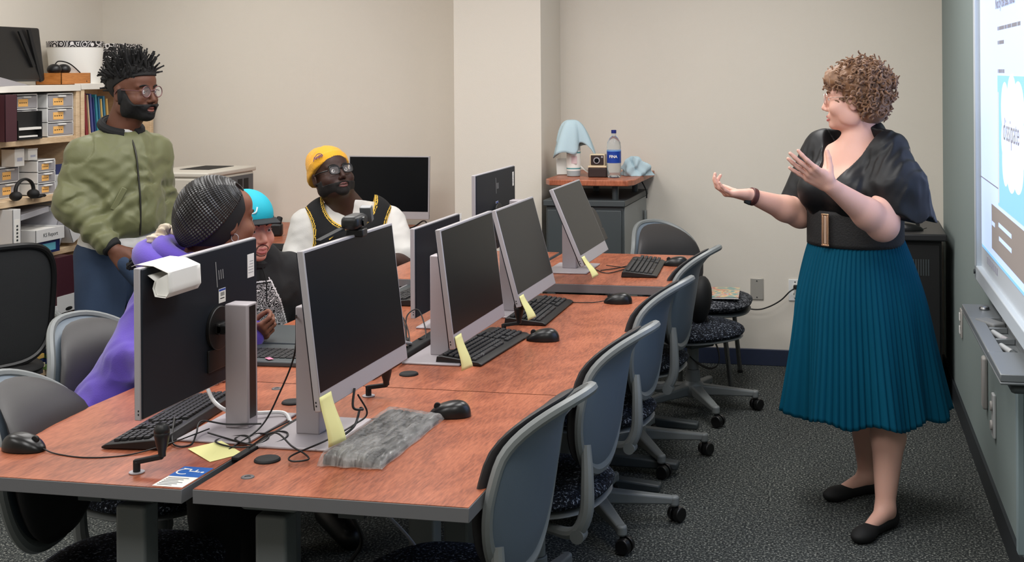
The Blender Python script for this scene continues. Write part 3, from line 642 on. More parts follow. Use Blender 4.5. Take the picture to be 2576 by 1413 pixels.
def cloth2(u, v):
    a = u*2*math.pi; p = v*math.pi/2
    n_ = 1+.22*math.sin(a*3+v*6)+.16*math.sin(a*5-v*9)+.08*math.sin(a*11+v*14)
    return (.062*math.cos(p)**.7*math.cos(a)*n_+.03*max(0, math.cos(a))**4*(1-v)*1.2, .05*math.cos(p)**.7*math.sin(a)*n_, .001+.085*math.sin(p)*(1+.2*math.sin(a*4+v*7)))
o = MB().grid(cloth2, 72, 24, closeu=True).build('crumpled_cloth', mat('pale_blue_cloth', (0, 0, 0)), loc=(-1.275, 6.62, ZS)); tag(o, 'crumpled pale blue cloth behind the water bottle', 'cloth')
# toy camera
t = thing('instant_camera', 'brown and cream instant camera with a round lens on the cherry shelf', 'camera', (-1.44, 6.50, ZS), .05)
M_cream = mat('cream_plastic', (214, 196, 164), .5); M_brown = mat('brown_plastic', (44, 30, 28), .45)
MB().bx(-.05, .05, -.04, .04, 0, .052).build('lower_body', M_brown, t, bevel=.006); MB().bx(-.05, .05, -.042, .042, .052, .062).build('cream_band', M_cream, t, bevel=.002)
m = MB(); m.prism([(-.035, .06), (-.038, .122), (.02, .122), (.04, .06)], -.04, .04, Matrix(((0, 0, 1, 0), (1, 0, 0, 0), (0, 1, 0, 0), (0, 0, 0, 1)))); m.build('cream_hood', M_cream, t, bevel=.003)
f_ = MB().bx(-.034, .034, -.041, -.034, .066, .117).build('front_plate', M_brown, t, bevel=.002)
MB().cyl((-.002, -.04, .09), (-.002, -.047, .09), .017, n=28).build('lens_ring', M_silver, f_); MB().cyl((-.002, -.046, .09), (-.002, -.049, .09), .012, n=24).build('lens_glass', M_screen, f_)
MB().cyl((.026, -.04, .108), (.026, -.043, .108), .005, n=14).build('viewfinder', M_silver, f_)
# water bottle
t = thing('water_bottle', 'clear plastic water bottle with blue label and blue cap', 'bottle', (-1.35, 6.47, ZS))
M_pet = mat('clear_pet', (236, 242, 244), .05, trans=.92, ior=1.25); M_blue = mat('label_blue_dark', (16, 58, 150), .4)
MB().lathe([(.018, .012), (.03, 0), (.036, .006), (.034, .03), (.0375, .045), (.036, .07), (.0375, .075), (.0375, .145), (.036, .15), (.038, .16), (.034, .185), (.022, .208), (.012, .218), (.0115, .232), (.0115, .236)], n=40).build('bottle_shell', M_pet, t)
MB().lathe([(.0378, .078), (.0378, .143)], n=48).build('label', M_blue, t); MB().lathe([(.0382, .139), (.0382, .144)], n=48).build('label_border', mat('label_light_blue', (110, 160, 220), .4), t)
MB().lathe([(.0135, .232), (.0135, .248), (.012, .25), (.001, .25)], n=28).build('cap', mat('cap_navy', (22, 34, 110), .4), t)
text('FINA', .02, M_paper, t, frame((.004, -.0386, .112), (1, 0, 0), (0, 0, 1)), depth=.0004, bold=True)
# tablet and paper leaning in the corner
t = thing('desk_sign', 'small brown-grey tent sign at the back left of the cherry shelf', 'sign', (-1.645, 6.62, ZS), .25)
MB().box((0, 0, .045), (.10, .008, .085), (-.45, 0, 0)).build('panel', mat('taupe_panel', (104, 92, 90), .5), t); MB().box((0, -.004, .045), (.108, .006, .093), (-.45, 0, 0)).build('frame', M_paper, t)
t.rotation_euler[2] = .35
o = MB().grid(lambda u, v: (-.05+.1*u, .02-.06*v, .001+.055*(1-u)**2+.004*v), 10, 4).build('paper_sheet', M_paper, solid=.0006, loc=(-1.50, 6.56, ZS)); tag(o, 'curled white paper sheet between the bottle and the camera', 'paper')

# ---------------------------------------------------------------- guest chair (stool legs) by the wall
t = thing('guest_chair', 'armless guest chair with tubular steel legs and speckled seat by the back wall', 'chair', (-.86, 6.42, 0))
def so2(phi, r):
    c, s = math.cos(phi), math.sin(phi); e = .7
    return (.235*r*abs(c)**e*(1 if c > 0 else -1), .235*r*abs(s)**e*(1 if s > 0 else -1))
MB().pad(so2, .085, lambda a, b: 0, M=Matrix(((0, 0, 1, .0), (0, 1, 0, -.02), (1, 0, 0, .455), (0, 0, 0, 1)))).build('seat', mat_speck('speckled_grey_fabric', [(.4, (26, 27, 30)), (.52, (60, 62, 68)), (.62, (128, 130, 134))], 90), t, ang=80)
MB().pad(lambda p, r: tuple(v*.96 for v in so2(p, r)), .03, lambda a, b: 0, M=Matrix(((0, 0, 1, .0), (0, 1, 0, -.02), (1, 0, 0, .412), (0, 0, 0, 1)))).build('seat_pan', M_dgrey, t, ang=80)
for sx in (-1, 1):
    for fy, ly in ((-.24, -.05), (.22, .37)):
        MB().tube(spline([(sx*.02, fy+.02, .395), (sx*.08, fy, .395), (sx*.105, fy-.0, .385), (sx*.112, (fy*.7+ly*.3), .33), (sx*.13, ly, .012)], 8), .0125, 12).build('leg', M_chrome, t)
        MB().cyl((sx*.13, ly, 0), (sx*.13, ly, .014), .015, n=14).build('foot_cap', M_blk, t)
t = thing('picture_book', 'colourful picture book lying on the guest chair seat', 'book', (-.79, 6.35, .4985), .08)
MB().bx(-.105, .105, -.14, .14, 0, .008).build('pages', M_paper, t)
mm = bpy.data.materials.new('cover_art'); mm.use_nodes = True; nt = mm.node_tree
_v = nt.nodes.new('ShaderNodeTexNoise'); _v.inputs['Scale'].default_value = 14; _v.inputs['Distortion'].default_value = 1.2; _tc = nt.nodes.new('ShaderNodeTexCoord'); nt.links.new(_tc.outputs['Object'], _v.inputs['Vector'])
_rr = ramp(nt, _v.outputs['Fac'], [(.3, (96, 150, 150)), (.42, (150, 170, 160)), (.5, (226, 200, 150)), (.56, (206, 100, 88)), (.64, (190, 200, 205)), (.75, (110, 160, 170))])
nt.links.new(_rr.outputs[0], nt.nodes['Principled BSDF'].inputs['Base Color'])
MB().bx(-.106, .106, -.142, .142, .008, .010).build('cover', mm, t)
t = thing('tote_bag', 'black bag with a hanging strap on the dark chair beside the guest chair', 'bag', (-.83, 5.97, .435))
m = MB(); m.ell((0, 0, .10), (.055, .09, .115), rot=(0, .12, 0)); m.build('bag_body', M_blk2, t)
m = MB()
P = spline([(.03, 0, .02), (.05, 0, -.05), (.085, 0, -.14), (.085, 0, -.2), (.05, 0, -.225), (.0, 0, -.21), (-.05, 0, -.17)], 8)
for i in range(len(P)-1): m.beam(P[i], P[i+1], .003, .03, up=(0, 1, 0))
m.build('strap', M_blk2, t)

# ---------------------------------------------------------------- black cabinet behind the presenter
t = thing('media_cabinet', 'black cabinet behind the presenter in the right corner', 'cabinet', (.10, 6.58, 0), .02)
MB().bx(-.2, .20, -.24, .3, .05, .79).build('body', M_blk2, t, bevel=.004); MB().bx(-.22, .225, -.27, .32, .79, .825).build('cabinet_top', mat('black_top', (38, 38, 40), .4), t, bevel=.008, seg=3)
MB().bx(-.19, .19, -.25, -.241, .07, .77).build('door', M_blk2, t, bevel=.003)
m = MB()
for i in range(8): m.bx(.05+i*.012, .056+i*.012, -.2515, -.25, .62, .70)
m.build('vent_slots', M_dgrey, t)
t2 = mouse(.155, 6.45, .825, .1, 'large black mouse on top of the black cabinet', [(.07, .02, .01)]); t2.scale = (1.25, 1.25, 1)
o = MB().tube(spline([(-.16, 6.40, .829), (-.05, 6.40, .835), (.0, 6.42, .85), (.04, 6.45, .86), (.07, 6.44, .845), (.09, 6.41, .829)]), .004, 8).build('white_cable', M_white); tag(o, 'white cable arched on the black cabinet top', 'cable')
o = MB().box((0, 0, 0), (.09, .05, .012)).build('presenter_remote', M_blk, bevel=.004, loc=(-.06, 6.36, .832)); tag(o, 'slim black remote on the front of the black cabinet', 'remote')
o = MB().cyl((0, 0, 0), (.05, .02, 0), .007, n=12).build('metal_pen', M_silver, loc=(-.01, 6.34, .8325)); tag(o, 'silver pen on the front edge of the black cabinet', 'pen')

# ---------------------------------------------------------------- back desk, printer, handset
t = thing('back_desk', 'long cherry desk with a dark edge along the back wall', 'desk', (-3.0, 6.52, 0))
MB().bx(-1.02, .7, -.43, .44, .705, .7385).build('edge_band', mat('dark_edge', (58, 58, 60), .5), t, bevel=.002); MB().bx(-1.018, .698, -.428, .438, .7385, .74).build('desktop', M_cherry, t)
for lx in (-.95, -.05, .6): MB().bx(lx-.03, lx+.03, -.36, .36, 0, .705).build('leg_panel', M_blk, t, bevel=.004)
t = thing('printer', 'large beige laser printer on the back desk behind the standing person', 'printer', (-3.70, 6.42, .722), .0)
M_pr = mat('printer_beige', (206, 200, 188), .5); M_prd = mat('printer_dark', (84, 86, 90), .5)
MB().bx(-.24, .165, -.22, .3, .16, .345).build('body', M_pr, t, bevel=.012, seg=3)
MB().bx(.166, .17, -.2, .28, .17, .33).build('side_panel', M_prd, t, bevel=.002)  # dark sheet: shading of the printer's right face put into the colour
MB().prism([(-.245, -.225), (.17, -.225), (.175, .31), (-.245, .31)], .345, .372).build('top_cover', M_pr, t, bevel=.008, seg=3)
MB().bx(-.12, .06, -.02, .26, .3722, .374).build('output_slot', M_blk2, t)
MB().bx(-.23, .155, -.226, -.22, .20, .335).build('front_door', M_pr, t, bevel=.004)
MB().bx(-.2, -.13, -.2285, -.226, .30, .325).build('door_recess', M_prd, t, bevel=.001)
MB().cyl((-.165, -.226, .28), (-.165, -.230, .28), .009, n=18).build('power_button', M_prd, t)
m = MB()
for i in range(2): m.bx(.1705, .172, .1+i*.07, .15+i*.07, .22, .31)
m.build('side_vents', M_blk2, t)
for k in range(2): 
    q = MB().bx(-.24, .165, -.225, .3, .004+k*.078, .078+k*.078).build('paper_tray', M_pr, t, bevel=.006)
    MB().bx(-.08, .05, -.2275, -.2245, .05+k*.078, .062+k*.078).build('tray_pull', M_prd, q)
t = thing('binoculars', 'black binocular-like device standing at the front of the back desk', 'binoculars', (-3.22, 6.36, .74), .3)
MB().box((0, 0, .035), (.075, .06, .07)).build('base_block', M_blk, t, bevel=.012, seg=3); m = MB(); m.cyl((-.02, -.01, .075), (-.035, .01, .135), .022, .017); m.cyl((.015, -.01, .07), (.022, .01, .10), .018, .016); m.build('tubes', M_blk2, t, bevel=.003)
o = MB().tube(spline([(-2.62, 6.62, .75), (-2.52, 6.6, .77), (-2.45, 6.58, .81), (-2.40, 6.5, .80), (-2.38, 6.4, .745)]), .004, 8).build('monitor_cable', M_cable); tag(o, 'black cable arching from the wide monitor on the back desk', 'cable')

# ---------------------------------------------------------------- bookcases along the left wall
def bookcase(label, y0, y1, z_top, boards, xf=-4.30, xb=-4.665, white_top=True):
    t = thing('bookcase', label, 'bookcase', ((xf+xb)/2, (y0+y1)/2, 0)); hx = (xf-xb)/2; hy = (y1-y0)/2
    for s in (-1, 1): MB().bx(-hx, hx, s*hy-.014, s*hy+.014, 0, z_top-.034).build('side_panel', M_birch, t, bevel=.002)
    MB().bx(-hx, -hx+.006, -hy, hy, .05, z_top-.03).build('back_panel', M_birch, t)
    MB().bx(-hx, hx+.005, -hy-.018, hy+.018, z_top-.034, z_top).build('top_board', mat('cream_top', (228, 224, 216), .5) if white_top else M_birch, t, bevel=.002)
    for z in boards: MB().bx(-hx+.006, hx-.004, -hy+.014, hy-.014, z-.032, z).build('shelf_board', M_birch, t, bevel=.002)
    return t
bookcase('birch bookcase at the left edge full of binders and white drawers', 5.0, 6.178, 1.574, (1.296, .99, .696, .363, .075))
bookcase('birch bookcase in the corner behind the standing person', 6.222, 6.90, 1.58, (1.29, .99, .696, .363, .075))
M_smoke = mat('smoky_drawer', (158, 156, 160), .3); M_orange = mat('orange_label', (246, 190, 110), .8)
def organiser(x, y, z, w_, h_, d_, n, label, names=None):
    t = thing('drawer_organiser', label, 'drawer organiser', (x, y, z))
    m = MB(); f = .008
    m.bx(-d_, 0, -w_/2, -w_/2+f, 0, h_).bx(-d_, 0, w_/2-f, w_/2, 0, h_)
    for i in range(n+1): zz = i*(h_-f)/n; m.bx(-d_, 0, -w_/2, w_/2, zz, zz+f)
    m.build('frame', M_white, t, bevel=.002)
    for i in range(n):
        z0 = i*(h_-f)/n+f; z1 = (i+1)*(h_-f)/n
        dr = MB().bx(-d_+.01, .003, -w_/2+f+.001, w_/2-f-.001, z0+.001, z1-.004).build('drawer', M_smoke, t, bevel=.002)
        MB().bx(-.0, .016, -.03, .03, z1-.014, z1-.004).build('drawer_pull', M_white, dr, bevel=.003)
        s = MB().bx(.0032, .0042, -w_*.3, w_*.08, z0+(z1-z0)*.15, z0+(z1-z0)*.72).build('drawer_label', M_orange, dr)
        mb = MB(); 
        for k in range(4): yk = -w_*.26+k*w_*.08; mb.bx(.0043, .0046, yk, yk+w_*.05, z0+(z1-z0)*.40, z0+(z1-z0)*.47)
        mb.build('handwriting', M_brown, dr)
    return t
organiser(-4.315, 6.045, 1.296, .225, .235, .28, 3, 'white three-drawer organiser with orange labels, larger one on the top shelf')
organiser(-4.34, 5.79, 1.296, .20, .235, .28, 3, 'white drawer unit left of the larger labelled organiser')
organiser(-4.33, 5.945, .99, .15, .19, .2, 3, 'small white three-drawer organiser with orange labels on the second shelf')
organiser(-4.42, 5.76, .99, .17, .165, .2, 2, 'small white two-drawer box left of the small labelled organiser')
def simple(name, label, cat, loc, dims, m, rot=(0, 0, 0), bevel=.002, extra=None):
    t = thing(name, label, cat, loc); t.rotation_euler = rot
    MB().box((0, 0, dims[2]/2), dims).build(extra[0] if extra else 'cover', m, t, bevel=bevel); return t
def binder(label, loc, dims, mcol, rot=(0, 0, 0), spine=None, writing=None, pages=True):
    """ring binder: dims (depth x, thickness y, height z); spine faces +x"""
    t = thing('ring_binder', label, 'binder', loc); t.rotation_euler = rot; dx, dy, dz = dims
    m = MB(); m.bx(-dx/2, dx/2, -dy/2, -dy/2+.004, 0, dz).bx(-dx/2, dx/2, dy/2-.004, dy/2, 0, dz).bx(dx/2-.004, dx/2, -dy/2, dy/2, 0, dz); m.build('cover', mcol, t, bevel=.001)
    if pages: MB().bx(-dx/2+.01, dx/2-.01, -dy/2+.006, dy/2-.008, .006, dz-.008).build('pages', M_paper, t)
    if spine: MB().bx(dx/2, dx/2+.001, -dy*.32, dy*.32, dz*.2, dz*.8).build('spine_label', spine, t)
    if writing:
        mb = MB()
        for k in range(6): mb.bx(dx/2+.001, dx/2+.0016, -dy*.1, dy*.12, dz*(.3+k*.07), dz*(.34+k*.07))
        mb.build('spine_writing', M_dgrey, t)
    return t
M_maroon = mat('maroon_board', (66, 28, 40), .55); M_bwhite = mat('binder_white', (222, 222, 222), .35); M_navy = mat('navy_cover', (30, 42, 92), .4); M_bgrey = mat('binder_grey', (168, 168, 174), .45)
binder('maroon binder with white edge at the far left of the top shelf', (-4.36, 5.55, 1.296), (.24, .09, .235), M_maroon)
t = thing('letter_tray', 'black desk tray with papers in front of the white drawer unit', 'letter tray', (-4.30, 5.76, 1.296))
m = MB(); m.bx(-.02, .012, -.095, .095, 0, .008).bx(-.02, .012, -.095, -.09, 0, .10).bx(-.02, .012, .09, .095, 0, .145).bx(-.022, -.018, -.095, .095, 0, .145); m.build('tray_frame', M_blk2, t, bevel=.001)
MB().bx(-.015, .012, -.088, .088, .05, .062).bx(-.015, .01, -.085, .06, .012, .02).build('papers', M_paper, t)
# books of the corner unit
bc = [((150, 150, 150), .016, .22), ((226, 214, 190), .018, .215), ((130, 26, 40), .028, .235), ((230, 200, 160), .014, .225), ((70, 76, 140), .022, .23), ((40, 60, 130), .012, .21), ((50, 140, 160), .02, .225), ((40, 110, 150), .016, .21), ((232, 196, 120), .014, .2), ((60, 120, 150), .02, .215), ((200, 160, 90), .02, .2)]
bn = ['grey', 'cream', 'dark red', 'peach', 'violet-blue', 'thin navy', 'teal', 'blue-green', 'yellow', 'sea blue', 'ochre']
yy = 6.25
for (c, wd, ht), nm in zip(bc, bn):
    t = thing('book', f'{nm} spined book leaning on the corner bookcase shelf behind the standing person', 'book', (-4.42, yy, 1.29)); t.rotation_euler = (.10, 0, 0); t['group'] = 'books in the corner bookcase'
    cm = mat('book_'+nm.replace(' ', '_'), c, .5); m = MB(); m.bx(-.08, .08, 0, .002, 0, ht).bx(-.08, .08, wd-.002, wd, 0, ht).bx(.078, .08, 0, wd, 0, ht); m.build('cover', cm, t); MB().bx(-.078, .077, .002, wd-.002, .003, ht-.004).build('pages', M_paper, t)
    yy += wd+.008
# second shelf
for (y_, z_, w_, h_, lab) in ((5.77, 1.155, .075, .09, 'small white box with dark lid stacked on the left drawer box'), (5.875, 1.18, .075, .055, 'small white carton on top of the small labelled organiser')):
    t = simple('carton', lab, 'box', (-4.40, y_, z_), (.08, w_, h_), M_paper, extra=('carton_body',)); MB().box((0, 0, h_+.003), (.082, w_+.002, .006)).build('lid', M_brown if 'dark' in lab else M_paper, t)
    MB().bx(.0405, .041, -.02, .02, h_*.3, h_*.5).build('printed_mark', M_pgrey, t)
t = simple('card_box', 'open white card box with blue card standing on the second shelf', 'box', (-4.33, 6.075, .99), (.06, .09, .10), M_bwhite, extra=('box_body',)); MB().box((-.01, -.01, .125), (.004, .06, .06)).build('blue_card', M_navy, t); MB().bx(.0305, .031, -.03, -.005, .02, .09).build('label', M_paper, t)
t = thing('headset', 'black headset heaped at the left end of the second shelf', 'headset', (-4.28, 5.70, .99)); t.scale = (1, 1, .7)
m = MB(); m.tube([(0, .07*math.cos(a), .065+.085*math.sin(a)) for a in np.linspace(-.3, 3.5, 20)], .010, 8); m.build('headband', M_blk2, t)
for s in (-1, 1): MB().ell((0, s*.068, .035), (.032, .028, .035)).build('ear_cup', M_blk2, t)
MB().tube(spline([(.0, .05, .012), (.02, .1, .012), (-.02, .12, .014), (.01, .14, .012), (.0, .09, .02)]), .012, 8).build('cable_bundle', M_blk2, t)
# third shelf
binder('white binder standing upright at the left of the third shelf', (-4.38, 5.60, .696), (.26, .06, .255), M_bwhite, spine=M_paper, writing=True)
binder('blue folder with cyan note at the bottom of the third shelf pile', (-4.38, 5.84, .696), (.26, .20, .065), M_navy, spine=mat('cyan_note', (96, 170, 190), .7))
b_ = binder('white box file lying on the blue folder, handwriting on its spine', (-4.37, 5.85, .762), (.26, .235, .065), M_bwhite, writing=False)
text('KS Report', .028, M_dgrey, b_, frame((.1305, .0, .032), (0, 1, 0), (0, 0, 1)), name='spine_writing')
binder('grey binder sloping across the third shelf behind the box file', (-4.42, 5.97, .72), (.25, .07, .21), M_bgrey, rot=(-.42, 0, 0))
b_ = binder('white binder leaning right at the end of the third shelf', (-4.40, 6.10, .70), (.25, .075, .22), M_bwhite, rot=(.42, 0, 0), pages=True, writing=True)
b_.location = (-4.40, 6.125, .73)
o = MB().box((0, 0, 0), (.22, .3, .03), (.1, 0, 0)).build('paper_stack', M_bgrey, loc=(-4.43, 5.80, .90), bevel=.003); tag(o, 'grey sheaf of papers on top of the third shelf pile', 'papers')
# fourth shelf
t = thing('magazine_file', 'maroon magazine file with white lower band and green label', 'magazine file', (-4.37, 6.01, .363))
m = MB(); m.prism([(-.10, 0), (.145, 0), (.145, .10), (.03, .30), (-.10, .30)], -.13, .13, Matrix(((0, 0, 1, 0), (1, 0, 0, 0), (0, 1, 0, 0), (0, 0, 0, 1)))) 
m.build('file_body', M_maroon, t); t.location = (-4.36, 5.99, .363)
MB().bx(.1305, .133, -.105, .15, .005, .095).bx(-.13, .133, .146, .149, .005, .095).build('white_band', M_bwhite, t); MB().bx(.1335, .134, .08, .14, .03, .085).build('green_label', mat('green_label', (116, 200, 120), .7), t); MB().ell((.134, -.01, .02), (.001, .03, .01)).build('finger_hole', M_blk2, t)
for k, (dy, dz) in enumerate(((0, .0), (.02, .012), (.035, .02))):
    o = MB().box((0, 0, .13), (.2, .003, .26), (.35, 0, 0)).build('kraft_folder', mat('kraft_board', (198, 168, 128), .8), loc=(-4.42, 6.10+dy, .37+dz)); tag(o, ['kraft folder leaning in the maroon file, the first of three', 'kraft folder leaning in the maroon file, the middle of three', 'kraft folder leaning in the maroon file, the rearmost of three'][k], 'folder', 'kraft folders in the maroon file')
t = binder('white binder lying flat at the front of the fourth shelf', (-4.33, 5.90, .363), (.2, .30, .05), M_bwhite)
MB().bx(-.1, .101, -.151, -.13, 0, .05).build('dark_spine', M_brown, t)
o = MB().bx(-.1, .1, -.05, .05, 0, .05).build('orange_folder', mat('orange_folder', (222, 150, 80), .7), loc=(-4.36, 5.60, .363), bevel=.002); tag(o, 'orange folder stack at the left end of the fourth shelf', 'folder')
# bottom shelf piles
cols = [((52, 52, 56), 'charcoal'), ((200, 190, 160), 'cream'), ((40, 62, 110), 'blue'), ((206, 170, 90), 'yellow'), ((60, 60, 64), 'dark grey'), ((220, 220, 216), 'white'), ((46, 46, 52), 'black')]
z = .075
for k, (c, nm) in enumerate(cols):
    o = MB().bx(-.12, .12, -.15, .15, 0, .024).build('folder', mat('folder_'+nm.replace(' ', '_'), c, .7), loc=(-4.40+.01*(k % 2), 5.68+.012*(k % 3), z), bevel=.002); o.rotation_euler = (0, 0, .06*((k*7) % 5-2)); tag(o, f'{nm} folder in the left pile on the bottom shelf', 'folder', 'folders piled on the bottom shelf'); z += .026
z = .075
for k, (c, nm) in enumerate([((150, 200, 110), 'lime green'), ((34, 50, 110), 'navy'), ((110, 150, 90), 'dull green'), ((60, 70, 90), 'slate'), ((228, 224, 214), 'white')]):
    o = MB().bx(-.12, .12, -.13, .13, 0, .026).build('folder', mat('folder_'+nm.replace(' ', '_'), c, .7), loc=(-4.38, 6.02-.01*(k % 2), z), bevel=.002); o.rotation_euler = (0, 0, .08*((k*3) % 4-1.5)); tag(o, f'{nm} folder in the right pile on the bottom shelf', 'folder', 'folders piled on the bottom shelf'); z += .028
# on top of the bookcases
t = thing('desktop_computer', 'black all-in-one screen seen from behind on top of the left bookcase', 'computer', (-4.45, 5.76, 1.574), .0)
MB().box((0, 0, .165), (.035, .60, .29), (0, -.12, 0)).build('housing', M_blk, t, bevel=.012, seg=3); 
m = MB(); m.beam((.02, .18, .30), (.03, .27, .02), .012, .02); m.beam((.025, .10, .29), (.035, .2, .1), .012, .02); m.build('rear_rib', M_blk2, t)
MB().add([(.04, -.3, .0), (.16, -.3, .0), (.15, .02, .0), (.04, .05, .0), (.03, -.3, .09), (.04, -.3, .09), (.04, -.12, .015), (.03, -.02, .01)], [(3, 2, 1, 0), (4, 5, 6, 7), (0, 1, 5, 4), (1, 2, 6, 5), (2, 3, 7, 6), (3, 0, 4, 7)]).build('stand_foot', M_silver, t, bevel=.001)
t = thing('wooden_box', 'small orange-brown wooden box on the bookcase top', 'box', (-4.42, 6.22, 1.574)); 
m = MB(); m.bx(-.08, .08, -.13, -.125, 0, .065).bx(-.08, .08, .125, .13, 0, .065).bx(.075, .08, -.13, .13, 0, .065).bx(-.08, -.075, -.13, .13, 0, .065).bx(-.08, .08, -.13, .13, 0, .004).bx(-.075, .075, -.125, .125, .05, .055); m.build('box_body', mat_wood('orange_wood', (160, 96, 40), (184, 116, 56), (200, 132, 70), sc=(1, 1, 6)), t, bevel=.001)
t = thing('headphones', 'black headphones resting in the wooden box', 'headphones', (-4.42, 6.20, 1.629))
for s in (0, 1): MB().ell((0, -.06+s*.08, .03), (.04, .035, .03)).build('ear_cup', M_blk, t)
MB().tube(spline([(0, -.06, .05), (0, -.02, .075), (.02, .05, .06), (.06, .10, .0), (.08, .115, -.04)], 8), .0035, 8).build('headband', M_blk, t)
mm = bpy.data.materials.new('scroll_pattern'); mm.use_nodes = True; nt = mm.node_tree
_tc = nt.nodes.new('ShaderNodeTexCoord'); _v = nt.nodes.new('ShaderNodeTexVoronoi'); _v.inputs['Scale'].default_value = 24; nt.links.new(_tc.outputs['Object'], _v.inputs['Vector'])
_w = nt.nodes.new('ShaderNodeMath'); _w.operation = 'MULTIPLY'; _w.inputs[1].default_value = 26; nt.links.new(_v.outputs['Distance'], _w.inputs[0])
_s = nt.nodes.new('ShaderNodeMath'); _s.operation = 'SINE'; nt.links.new(_w.outputs[0], _s.inputs[0]); _rr = ramp(nt, _s.outputs[0], [(.45, (30, 28, 32)), (.55, (226, 222, 220))]); nt.links.new(_rr.outputs[0], nt.nodes['Principled BSDF'].inputs['Base Color'])
M_scroll = mm
t = thing('storage_bin', 'round white bin with black and white scroll rim on the corner bookcase', 'bin', (-4.47, 6.40, 1.58))
MB().lathe([(.13, 0), (.135, .02), (.15, .21), (.148, .21), (.13, .012)], n=48).build('bin_body', M_paper, t); MB().lathe([(.152, .205), (.154, .238), (.149, .238), (.147, .205)], n=48).build('patterned_rim', M_scroll, t)
t = thing('gift_bag', 'black and white scroll patterned box behind the spiky hair of the standing person', 'box', (-4.46, 6.77, 1.58)); MB().bx(-.1, .1, -.20, .30, 0, .20).build('box_body', M_scroll, t, bevel=.004); MB().bx(-.106, .106, -.206, .306, .19, .232).build('patterned_lid', M_scroll, t, bevel=.003)
t.location = (-4.5, 6.78, 1.58)
for ch in t.children: ch.data.transform(Matrix.Diagonal((1, .55, 1, 1)))

# ---------------------------------------------------------------- mesh-back armchair at the far left edge
t = thing('mesh_armchair', 'black mesh-back armchair with a bent grey arm at the left edge', 'chair', (-3.55, 4.42, 0), -.5)
def bo3(phi, r):
    c, s = math.cos(phi), math.sin(phi); e = .55
    return (.23*r*abs(c)**e*(1 if c > 0 else -1), .24*r*abs(s)**e*(1 if s > 0 else -1))
Mb = Matrix.Translation((.0, 0, .72))
MB().pad(bo3, .02, lambda a, b: .22+b*.15-.8*a*a, M=Mb).build('mesh_back', mat('mesh_black', (34, 36, 38), .7, bump=.8, bscale=900), t, ang=80)
pts = [(lambda a, b: (.225+b*.15-.8*a*a, a, b+.72))(*bo3(2*math.pi*k/60, 1)) for k in range(60)]
MB().tube(pts, .013, 8, closed=True).build('back_frame', M_blk, t)
MB().pad(so2, .08, lambda a, b: 0, M=Matrix(((0, 0, 1, 0), (0, 1, 0, 0), (1, 0, 0, .45), (0, 0, 0, 1)))).build('seat', M_blk2, t, ang=80)
for s in (-1, 1):
    MB().tube(spline([(.16, s*.25, .42), (.18, s*.27, .56), (.14, s*.275, .64), (-.1, s*.275, .65), (-.2, s*.275, .62), (-.22, s*.275, .40), (-.2, s*.27, .0)], 8), .014, 10).build('arm_tube', M_chair, t)
    MB().tube(spline([(.2, s*.25, .4), (.26, s*.25, .2), (.3, s*.25, .014)], 8), .014, 10).build('rear_leg', M_chair, t)

# ---------------------------------------------------------------- things on the desks
o = MB().add([(-.04, -.065, 0), (.045, -.062, 0), (.05, .05, .006), (-.03, .062, .002)], [(0, 1, 2, 3)]).build('loose_note', M_note, solid=.0006, smooth=False, loc=(-1.532, 2.70, .7412)); o.rotation_euler = (0, 0, 1.0); tag(o, 'pale yellow note lying flat on the near left desk', 'sticky note')
t = thing('wheelchair_sticker', 'blue and white wheelchair access sticker at the corner of the near left desk', 'sticker', (-1.503, 2.525, .7403), 0)
MB().bx(-.036, .036, -.066, .066, 0, .0006).build('white_part', M_paper, t)
bl = MB().bx(-.0362, .0362, .0, .0662, .0006, .0010).build('blue_part', mat('access_blue', (30, 96, 178), .5), t)
m = MB()   # wheelchair symbol, drawn with its top toward +x
ring = [(-.016+.017*math.cos(a)*1.0, .032+.017*math.sin(a), .0013) for a in np.linspace(.9, 5.4, 22)]
m.tube(ring, .0019, 6); m.cyl((.026, .034, .001), (.026, .034, .0016), .0042, n=16); m.tube([(.020, .034, .0013), (-.006, .036, .0013), (-.008, .048, .0013), (-.028, .052, .0013)], .0022, 6); m.tube([(.008, .036, .0013), (.008, .048, .0013)], .0018, 6)
for i, (a, b, c) in enumerate(m.v): m.v[i] = (a, b, .001+max(0, (c-.001))*.3)
m.build('wheelchair_symbol', M_paper, bl)
m = MB()
for i in range(6): m.bx(-.03, -.03+.05*(1-.15*(i % 3)), -.010-i*.009, -.013-i*.009, .0006, .0008)
m.build('small_print', M_dgrey, t)
# paper pouch on the monitor top
def pouch(u, v):
    # v along the monitor (0..1), u profile around
    prof = [(-.03, .366), (-.012, .372), (.04, .369), (.085, .352), (.088, .30), (.078, .285), (.045, .288), (.038, .31), (.044, .33), (.02, .345), (.004, .352)]
    k = u*(len(prof)-1); i = min(int(k), len(prof)-2); f = k-i
    x = prof[i][0]*(1-f)+prof[i+1][0]*f; z = prof[i][1]*(1-f)+prof[i+1][1]*f
    return (-x, (v-.5)*.17+.02*u*(1-u), z)
t = thing('paper_pouch', 'folded white paper pouch hanging over the monitor top on the near left', 'paper pouch', (-1.74, 2.815, .79), 0)
MB().grid(lambda u, v: pouch(u, v), 41, 8).build('pouch', M_paper, t, solid=.0012, ang=50)
for s in (-1, 1):
    pr = [(-x_, z_) for x_, z_ in ((.083, .35), (.086, .30), (.078, .288), (.047, .29), (.040, .31), (.046, .332))]
    mb = MB(); mb.add([(a, s*.082, b) for a, b in pr], [tuple(range(6))]); mb.build('pouch_end', M_paper, t, solid=.001, smooth=False)
t.rotation_euler = (0, 0, math.pi)
t.location = (-1.648, 2.665, .878); t.scale = (.82, .82, .85)
